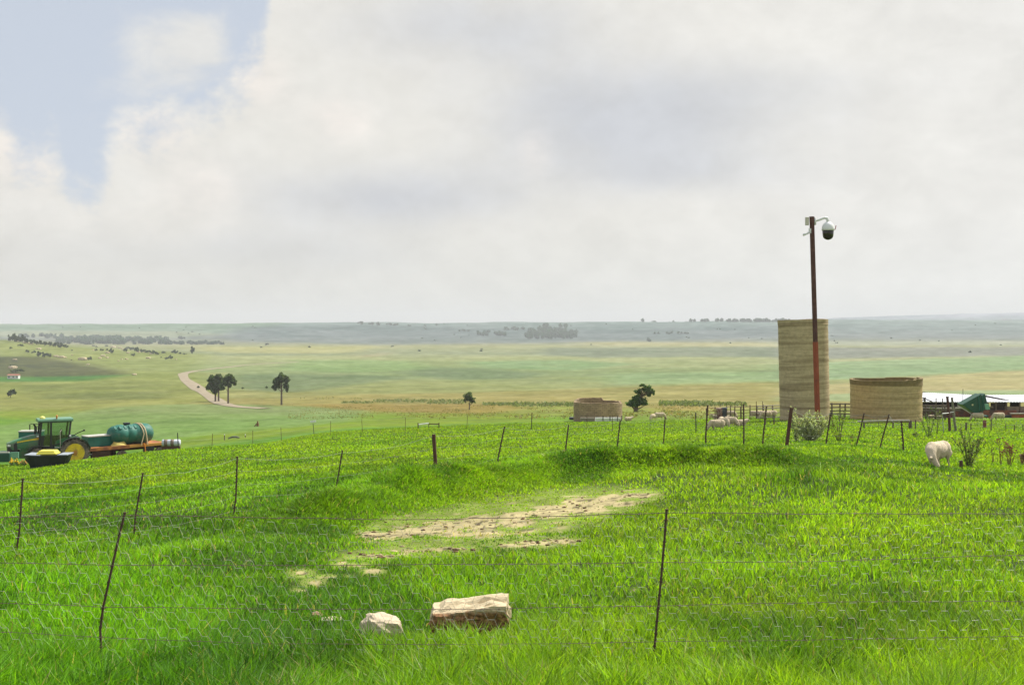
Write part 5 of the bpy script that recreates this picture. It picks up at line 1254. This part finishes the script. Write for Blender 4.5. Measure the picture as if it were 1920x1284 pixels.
for sy in (1, -1):
    MB().prism([(2.3, 2.20), (3.9, 1.96), (3.9, 1.87), (3.1, 1.98), (2.3, 2.05)], sy * .485, sy * .502).build('stripe', M_yellow, e)
    MB().box((4.38, sy * .30, 1.68), (.34, .26, .14), Matrix.Rotation(R(sy * 8), 3, 'Z')).build('headlight', mat('headlamp_glass', (.8, .8, .76), .15), e, bev=.02)
MB().box((4.80, 0, .95), (.5, .9, .62)).box((4.6, 0, 1.0), (.4, .6, .4)).build('front_weight', mat('weight_green', (.04, .17, .08), .5, var=.3), e, bev=.04)
# cab: posts, glass, roof
cabz0, cabz1 = 1.55, 3.32
tr_ = e; cab = bpy.data.objects.new('cab', None); COL.objects.link(cab); cab.parent = e; cab.location = (1.0, 0, 0)
cp = MB()
C4 = [(1.42, .62, 1.5, 1.25, .62), (.62, .80, 1.5, .60, .74), (-.62, .78, 1.9, -.78, .72)]
for (xb, yb, zb, xt_, yt) in C4:
    for sy in (1, -1): cp.tube([(xb, yb * sy, zb), (xt_, yt * sy, cabz1)], .075, 6)
for z, k in ((1.52, 0), (cabz1, 1)):
    cp.tube([(C4[0][3] if k else 1.42, .62, z), (C4[0][3] if k else 1.42, -.62, z)], .055, 6)
    cp.tube([(-.78 if k else -.62, .72, z if k else 1.9), (-.78 if k else -.62, -.72, z if k else 1.9)], .055, 6)
    for sy in (1, -1): cp.tube([((1.25 if k else 1.42), .62 * sy, z), (.6, (.74 if k else .8) * sy, z), ((-.78 if k else -.62), (.72 if k else .78) * sy, z if k else 1.9)], .05, 6)
e = cab; cp.build('cab_frame', M_dark, e)
m = bpy.data.materials.new('tinted_glass'); m.use_nodes = True; t = NT(m.node_tree); o = t.n('ShaderNodeOutputMaterial'); a = t.n('ShaderNodeBsdfTransparent'); a.inputs[0].default_value = (.62, .74, .70, 1); gl_ = t.n('ShaderNodeBsdfGlossy'); gl_.inputs['Roughness'].default_value = .05
mx = t.n('ShaderNodeMixShader'); mx.inputs[0].default_value = .16; t.link(a.outputs[0], mx.inputs[1]); t.link(gl_.outputs[0], mx.inputs[2]); t.link(mx.outputs[0], o.inputs[0]); M_glass = m
def pane(a, nm='window'): MB().add(a, [tuple(range(len(a)))]).build(nm, M_glass, e)
for sy in (1, -1):
    pane([(1.40, .62 * sy, 1.6), (.64, .80 * sy, 1.6), (.62, .74 * sy, 3.28), (1.24, .62 * sy, 3.28)], 'door_glass'); pane([(.58, .80 * sy, 1.6), (-.6, .78 * sy, 1.95), (-.76, .72 * sy, 3.28), (.58, .74 * sy, 3.28)])
pane([(1.42, .6, 1.6), (1.42, -.6, 1.6), (1.25, -.6, 3.28), (1.25, .6, 3.28)], 'windscreen'); pane([(-.63, .76, 1.95), (-.63, -.76, 1.95), (-.79, -.7, 3.28), (-.79, .7, 3.28)], 'rear_window')
loft([[(x, y * k, z) for x, y in ((1.5, .75), (-.95, .85), (-.95, -.85), (1.5, -.75))] for z, k in ((3.34, .96), (3.42, 1.0), (3.52, .95), (3.56, .8))], 'roof', mat('roof_green', (.13, .27, .17), .4, var=.1), e)
MB().box((.3, 0, 3.32), (2.3, 1.5, .06)).build('headliner', M_dark, e)
for x in (1.35, -.85):
    for sy in (.45, .2, -.45): MB().box((x, sy, 3.30), (.1, .16, .10)).build('work_light', M_white, e)
MB().lathe([(.19, 3.56), (.2, 3.62), (.15, 3.72), (.02, 3.76)], 16, (1.15, .3, 0)).build('satellite_receiver', mat('receiver_yellow', (.85, .78, .22), .4, var=.05), e, True)
MB().lathe([(.06, 3.56), (.06, 3.68), (.07, 3.70), (.07, 3.80), (.02, 3.84)], 12, (.2, .72, 0)).build('beacon', mat('beacon_orange', (.75, .28, .06), .4), e, True)
MB().box((.05, 0, 1.85), (.5, .5, .14)).box((-.2, 0, 2.2), (.14, .48, .7)).box((-.2, 0, 2.62), (.1, .28, .2)).build('seat', mat('seat_grey', (.07, .07, .07), .8), e, bev=.04)
MB().tube([(.95, 0, 1.9), (.72, 0, 2.3)], .05, 8).lathe([(.2, 2.3), (.22, 2.31), (.2, 2.33)], 16, (.72, 0, 0)).box((1.05, 0, 1.9), (.3, .6, .7)).build('dashboard', M_dark, e)
MB().box((.35, .62, 1.95), (1.9, .12, .75)).build('console', M_dark, e)
e = tr_
# fenders
def fender(cx, cz, r, y0, y1, a0, a1, m, nm, th=.05):
    q = MB(); vs = []; n = 14
    for i in range(n + 1):
        a = R(a0 + (a1 - a0) * i / n)
        for rr in (r, r + th):
            for y in (y0, y1): vs.append((cx + rr * math.cos(a), y, cz + rr * math.sin(a)))
    fs = []
    for i in range(n):
        o_ = i * 4; fs += [(o_, o_ + 1, o_ + 5, o_ + 4), (o_ + 2, o_ + 6, o_ + 7, o_ + 3), (o_, o_ + 4, o_ + 6, o_ + 2), (o_ + 1, o_ + 3, o_ + 7, o_ + 5)]
    fs += [(0, 2, 3, 1), (n * 4, n * 4 + 1, n * 4 + 3, n * 4 + 2)]; q.add(vs, fs).build(nm, m, e)
for sy in (1, -1):
    y0, y1 = sorted((sy * .62, sy * 1.02)); fender(0, 1.0, 1.10, y0, y1, 10, 170, M_green, 'rear_fender', .07)
    y0, y1 = sorted((sy * 1.02, sy * 1.36)); fender(0, 1.0, 1.12, y0, y1, 40, 165, M_dark, 'fender_extension', .04)
    y0, y1 = sorted((sy * .72, sy * 1.18)); fender(2.5, .74, .86, y0, y1, 35, 165, M_dark, 'front_fender', .04)
    MB().prism([(1.35, 1.1), (1.3, 1.9), (.9, 2.05), (.2, 2.2), (-.2, 2.2), (-.2, 2.1), (.6, 1.75), (.95, 1.3)], sy * .55, sy * .80).build('fender_side', M_green, e)
MB().box((1.95, .62, 1.15), (1.1, .5, .62)).build('fuel_tank', M_dark, e, bev=.05)
MB().prism([(2.9, 1.42), (3.6, 1.42), (3.8, 1.1), (4.0, .95), (4.0, .7), (3.0, .7)], -.42, .42).build('front_casting', M_green, e)
for k in range(4): MB().box((1.25 - .03 * k, 1.0 + .02 * k, .55 + .3 * k), (.45, .3, .04)).build('step', mat('step_steel', (.35, .36, .32), .4), e)
MB().tube([(1.0, 1.12, 1.5), (1.02, 1.14, 2.6), (.9, 1.0, 2.75)], .022, 6).build('handrail', M_woodpale, e)
MB().tube([(2.55, -.62, 1.7), (2.55, -.62, 2.95), (2.65, -.64, 3.10)], [.075, .075, .07], 10).build('exhaust', M_dark, e)
e = cab
MB().tube([(1.26, .66, 3.0), (1.6, 1.05, 3.05)], .025, 6).box((1.65, 1.12, 2.85), (.06, .20, .42)).build('mirror', M_dark, e)
MB().tube([(1.26, -.66, 3.1), (1.8, -1.25, 3.1)], .025, 6).box((1.85, -1.3, 2.85), (.06, .2, .42)).build('mirror', M_dark, e)
MB().box((1.5, .55, 2.30), (.14, .10, .10)).build('lamp', M_white, e); MB().box((1.5, .56, 2.17), (.12, .08, .08)).build('indicator', mat('amber_lamp', (.6, .25, .06), .4), e)
MB().box((-.72, .85, 2.25), (.12, .25, .12)).build('lamp', M_white, e)
MB().tube([(-.8, .6, 2.15), (-1.3, .8, 2.45), (-1.65, .85, 2.6)], .035, 6).box((-1.7, .85, 2.62), (.14, .08, .12)).build('lamp_arm', M_dark, e)
e = tr_
MB().tube([(-.5, 0, .7), (-1.4, 0, .65)], .08, 8).build('drawbar', M_dark, e)

# ------------------------------------------------------------------ flatbed trailer behind the tractor
TL = Vector((px_at(158, 88), 88, 0)); TRr = Vector((px_at(300, 92.5), 92.5, 0)); dv = TRr - TL; LT = dv.length; yawt = math.atan2(dv.y, dv.x)
zdk = -(836 - HZ) / F * 88.5; zgt = zdk - 1.25
e = empty('flatbed_trailer', (TL.x, TL.y, zgt), yawt, 'rusty orange flatbed trailer hitched behind the green tractor', 'trailer')
M_or = mat('faded_orange', (.50, .20, .045), .75, var=.35, scale=1.2, c2=(.26, .085, .04), c2amt=.7); M_or2 = mat('bright_orange', (.62, .30, .06), .7, var=.25, scale=1.5)
MB().box((LT / 2, 0, 1.16), (LT, 2.1, .06)).build('deck', M_or, e)
MB().box((LT * .25, -1.08, 1.10), (LT * .5, .08, .26)).build('side_rail', M_or, e, bev=.01); MB().box((LT * .75, -1.08, 1.12), (LT * .5, .08, .22)).build('side_rail', M_or2, e, bev=.01); MB().box((LT / 2, 1.08, 1.10), (LT, .08, .24)).build('side_rail', M_or, e)
MB().box((LT, 0, 1.1), (.08, 2.24, .24)).build('end_rail', M_or2, e); MB().box((0, 0, 1.1), (.08, 2.24, .24)).build('end_rail', M_or, e)
MB().box((LT / 2, -.45, .88), (LT * .96, .14, .24)).box((LT / 2, .45, .88), (LT * .96, .14, .24)).build('chassis_beam', mat('rust_brown', (.09, .035, .02), .9, var=.4), e)
MB().tube([(0, 0, .8), (-1.6, 0, .55)], .08, 8).build('hitch', M_rust, e); MB().tube([(.2, -1.0, .45), (1.4, -1.0, .5)], .06, 6).build('stay', M_or, e)
MB().box((.9, -.9, .68), (1.5, .3, .5)).build('front_locker', mat('locker_rust', (.07, .03, .02), .9), e); MB().box((4.9, -.95, .62), (.7, .4, .72)).build('tool_box', M_black, e)
for x in (2.6, 5.8):
    for y in (-.95, .95):
        o_ = MB().lathe([(.22, -.12), (.36, -.14), (.42, -.10), (.42, .10), (.36, .14), (.22, .12)], 24, (x, y, .42), 'Y', closed=True).build('wheel', M_rubber, e)
        MB().lathe([(.24, -.10), (.2, -.08), (.1, -.04), (.02, -.04)], 16, (x, y, .42), 'Y').build('rim', mat('rust_rim', (.16, .07, .06), .8), o_)
ET = e
def ontrailer(name, x, y, label, cat, z=1.2):
    c = Matrix.Rotation(yawt, 3, 'Z') @ Vector((x, y, 0)); return empty(name, (TL.x + c.x, TL.y + c.y, zgt + z), yawt, label, cat)
e = ontrailer('liquid_tank', 3.72, -.1, 'ribbed dark green plastic tank strapped on the flatbed trailer', 'tank')
M_tank = mat('tank_green', (.025, .15, .11), .55, var=.3, scale=2, c2=(.09, .17, .13), c2amt=.4, spec=.3)
secs = []
def tsec(x, r, zc=.80):
    ry, rz = .95 * r, .80 * r; return [(x, ry * math.cos(a), max(zc + rz * math.sin(a), .0)) for a in [2 * math.pi * (k + .5) / 16 for k in range(16)]]
XS_ = [(-2.15, .50), (-2.05, .74), (-1.8, .88), (-1.45, .93), (-1.3, .99), (-.85, .99), (-.75, .93), (-.6, .93), (-.5, 1.0), (.0, 1.0), (.1, .94), (.3, .94), (.4, 1.0), (1.3, 1.0), (1.65, .97), (1.95, .86), (2.12, .66), (2.18, .45)]
loft([tsec(x * .80, r * .99) for x, r in XS_], 'shell', M_tank, e)
MB().lathe([(.26, 1.58), (.28, 1.64), (.28, 1.70), (.2, 1.72), (.02, 1.73)], 18, (-.3, 0, 0)).build('lid', M_black, e)
for k in range(5): MB().box((-1.55 + .42 * k, -.60, 1.40), (.2, .34, .07), Matrix.Rotation(R(38), 3, 'X')).build('rib', M_tank, e, bev=.02)
for x in (.55, 1.1):
    pts = [(x - .35 * (x > 1) + .1 - .12 * math.sin(th), -1.0 * math.cos(th) * 1.02, .80 + .82 * math.sin(th)) for th in np.linspace(0, math.pi, 16)]; pts = [(pts[0][0] - (.25 if x < 1 else -.1), -1.05, -.05)] + pts + [(pts[-1][0], 1.05, -.05)]
    MB().tube(pts, .045, 6).build('strap', mat('cream_strap', (.62, .48, .30), .8), e)
MB().tube([(.6, -1.1, .1), (.7, -1.12, -.3), (.72, -1.12, -.7)], .05, 6).build('strap_end', mat('orange_strap', (.65, .22, .04), .7), e)
e = ontrailer('storage_chest', 1.5, .35, 'long dark green chest with a pale lid edge on the flatbed trailer', 'chest')
MB().box((.2, 0, .38), (3.0, 1.2, .76)).build('body', M_teal, e, bev=.02); MB().box((.2, 0, .81), (3.05, 1.25, .09)).build('lid', mat('pale_lid', (.45, .44, .38), .6), e, bev=.01)
e = ontrailer('hose_coil', 2.45, -.75, 'coil of pale yellow hose lying on the trailer deck', 'hose')
q = MB()
for k in range(5): q.tube([((.62 - .05 * k) * math.cos(a), (.30 - .03 * k) * math.sin(a), .05 + .055 * k + .02 * math.sin(3 * a + k)) for a in np.linspace(0, 2 * math.pi, 26)], .035, 6)
q.build('coil', mat('yellow_hose', (.68, .55, .16), .6), e)
b = Vector((px_at(321, 89), 89, -(829.5 - HZ) / F * 89)); e = empty('striped_roll', b, R(4), 'row of white rolls with brown bands behind the trailer end', 'roll')
MB().lathe([(.02, -.68), (.23, -.68), (.25, -.66), (.25, .62), (.21, .70), (.02, .70)], 24, (0, 0, 0), 'X').build('roll', mat('bluish_white_roll', (.62, .64, .72), .6, var=.1), e, True)
for x in (-.38, .12): MB().lathe([(.256, -.13), (.256, .13)], 24, (x, 0, 0), 'X').build('band', mat('brown_band', (.24, .18, .14), .9), e, True)
MB().box((0, 0, -.5), (1.4, .3, .45)).build('base', M_rust, e)

# black tub with a yellow lid, lying in the grass before the tractor
D1 = 70.0; s = D1 / F; g0 = at(92, D1)
e = empty('black_trough', (g0.x, g0.y, P3(0, 879, D1).z), R(4), 'black ribbed plastic tub with a yellow float cover', 'trough')
q = MB(); n = 36; vs = []; fs = []
def rr(w_, h_, k):   # rounded rectangle
    a = 2 * math.pi * k / n; c, s_ = math.cos(a), math.sin(a); p = 4; f = (abs(c) ** p + abs(s_) ** p) ** (-1 / p); return c * f * w_, s_ * f * h_
lv = [(31 * s, .55, -.1, 0), (33.5 * s, .6, .25, 1), (37 * s, .66, .55, 1), (39.5 * s, .72, .80, 0), (40.5 * s, .76, .84, 0), (40.5 * s, .76, .90, 0), (38.5 * s, .70, .90, 0), (36 * s, .62, .55, 0)]
for (w_, h_, z, rb) in lv:
    for k in range(n):
        x, y = rr(w_, h_, k); f = 1 - .03 * rb * (k % 2); vs.append((x * f, y * f, z))
for i in range(len(lv) - 1):
    for k in range(n): fs.append((i * n + k, i * n + (k + 1) % n, (i + 1) * n + (k + 1) % n, (i + 1) * n + k))
fs.append(tuple((len(lv) - 1) * n + k for k in range(n)))
q.add(vs, fs).build('tub', M_black, e)
MB().box((-24 * s, -.05, .925), (28 * s, 1.3, .05), Matrix.Rotation(R(3), 3, 'Y')).build('cover', mat('grey_cover', (.30, .33, .36), .5), e, bev=.02); MB().box((30 * s, 0, .925), (19 * s, 1.3, .05)).build('cover', bpy.data.materials['grey_cover'], e, bev=.02)
MB().box((0 * s, -.1, .98), (36 * s, .9, .12)).box((0 * s, -.1, 1.10), (33 * s, .82, .16), None, .86).build('float_cover', mat('lemon_plastic', (.80, .70, .10), .45, var=.06), e, bev=.05)
# green implement beyond the tractor's nose, yellow weeds
b = Vector((px_at(6, 82), 82, -(872 - HZ) / F * 82)); s = 82 / F
e = empty('green_implement', b, R(8), 'dark green farm implement standing at the tractor nose', 'implement')
MB().box((-1 * s, 7.5, 36 * s), (44 * s, 1.0, 18 * s)).build('hopper', M_teal, e, bev=.03); MB().box((-1 * s, 7.5, 46 * s), (45 * s, 1.05, 2.4 * s)).build('lid', bpy.data.materials['pale_lid'], e)
MB().box((-6 * s, 0, 15 * s), (40 * s, .8, 16 * s)).build('frame', mat('dark_implement_green', (.012, .07, .045), .5), e, bev=.03); MB().box((24 * s, -.45, 20 * s), (14 * s, .12, 11 * s)).build('plate', bpy.data.materials['pale_green_paint'], e); MB().box((-2 * s, -.3, 25 * s), (30 * s, .2, 2 * s)).build('ledge', bpy.data.materials['pale_lid'], e)
MB().tube([(20 * s, -.4, 0), (20 * s, -.4, 12 * s), (30 * s, -.4, 6 * s)], .05, 6).build('arm', M_dark, e)
for i, (px, lb) in enumerate(((24, 'yellow flowering weed at the foot of the green implement'), (31, 'yellow flowering weed between implement and tub'), (44, 'small weed with a few orange flowers beside the black tub'))):
    thistle(px, 874, 13, 15 - i * 2, 7, 90 + i, lb, (.10, .20, .03), 14, .05, ((.80, .52, .02) if i < 2 else (.6, .28, .08), 1, .09), 20, fork=1, name='yellow_weed')
# ------------------------------------------------------------------ the air over the valley
m = bpy.data.materials.new('haze'); m.use_nodes = True; t = NT(m.node_tree)
o = t.n('ShaderNodeOutputMaterial'); pv = t.n('ShaderNodeVolumePrincipled'); pv.inputs['Density'].default_value = HAZE
pv.inputs['Color'].default_value = (.95, .98, 1.0, 1); pv.inputs['Anisotropy'].default_value = 0.0; t.link(pv.outputs[0], o.inputs['Volume'])
zl = float(V[:, 2].min()) - 1.0
zh = float(V[:, 2].max()) + 12.0
ob = MB().box((0, 5800, (zl + zh) / 2), (34000, 12600, zh - zl)).build('haze', m); ob['kind'] = 'stuff'; ob['label'] = 'pale summer haze lying over the valley'; ob['category'] = 'haze'
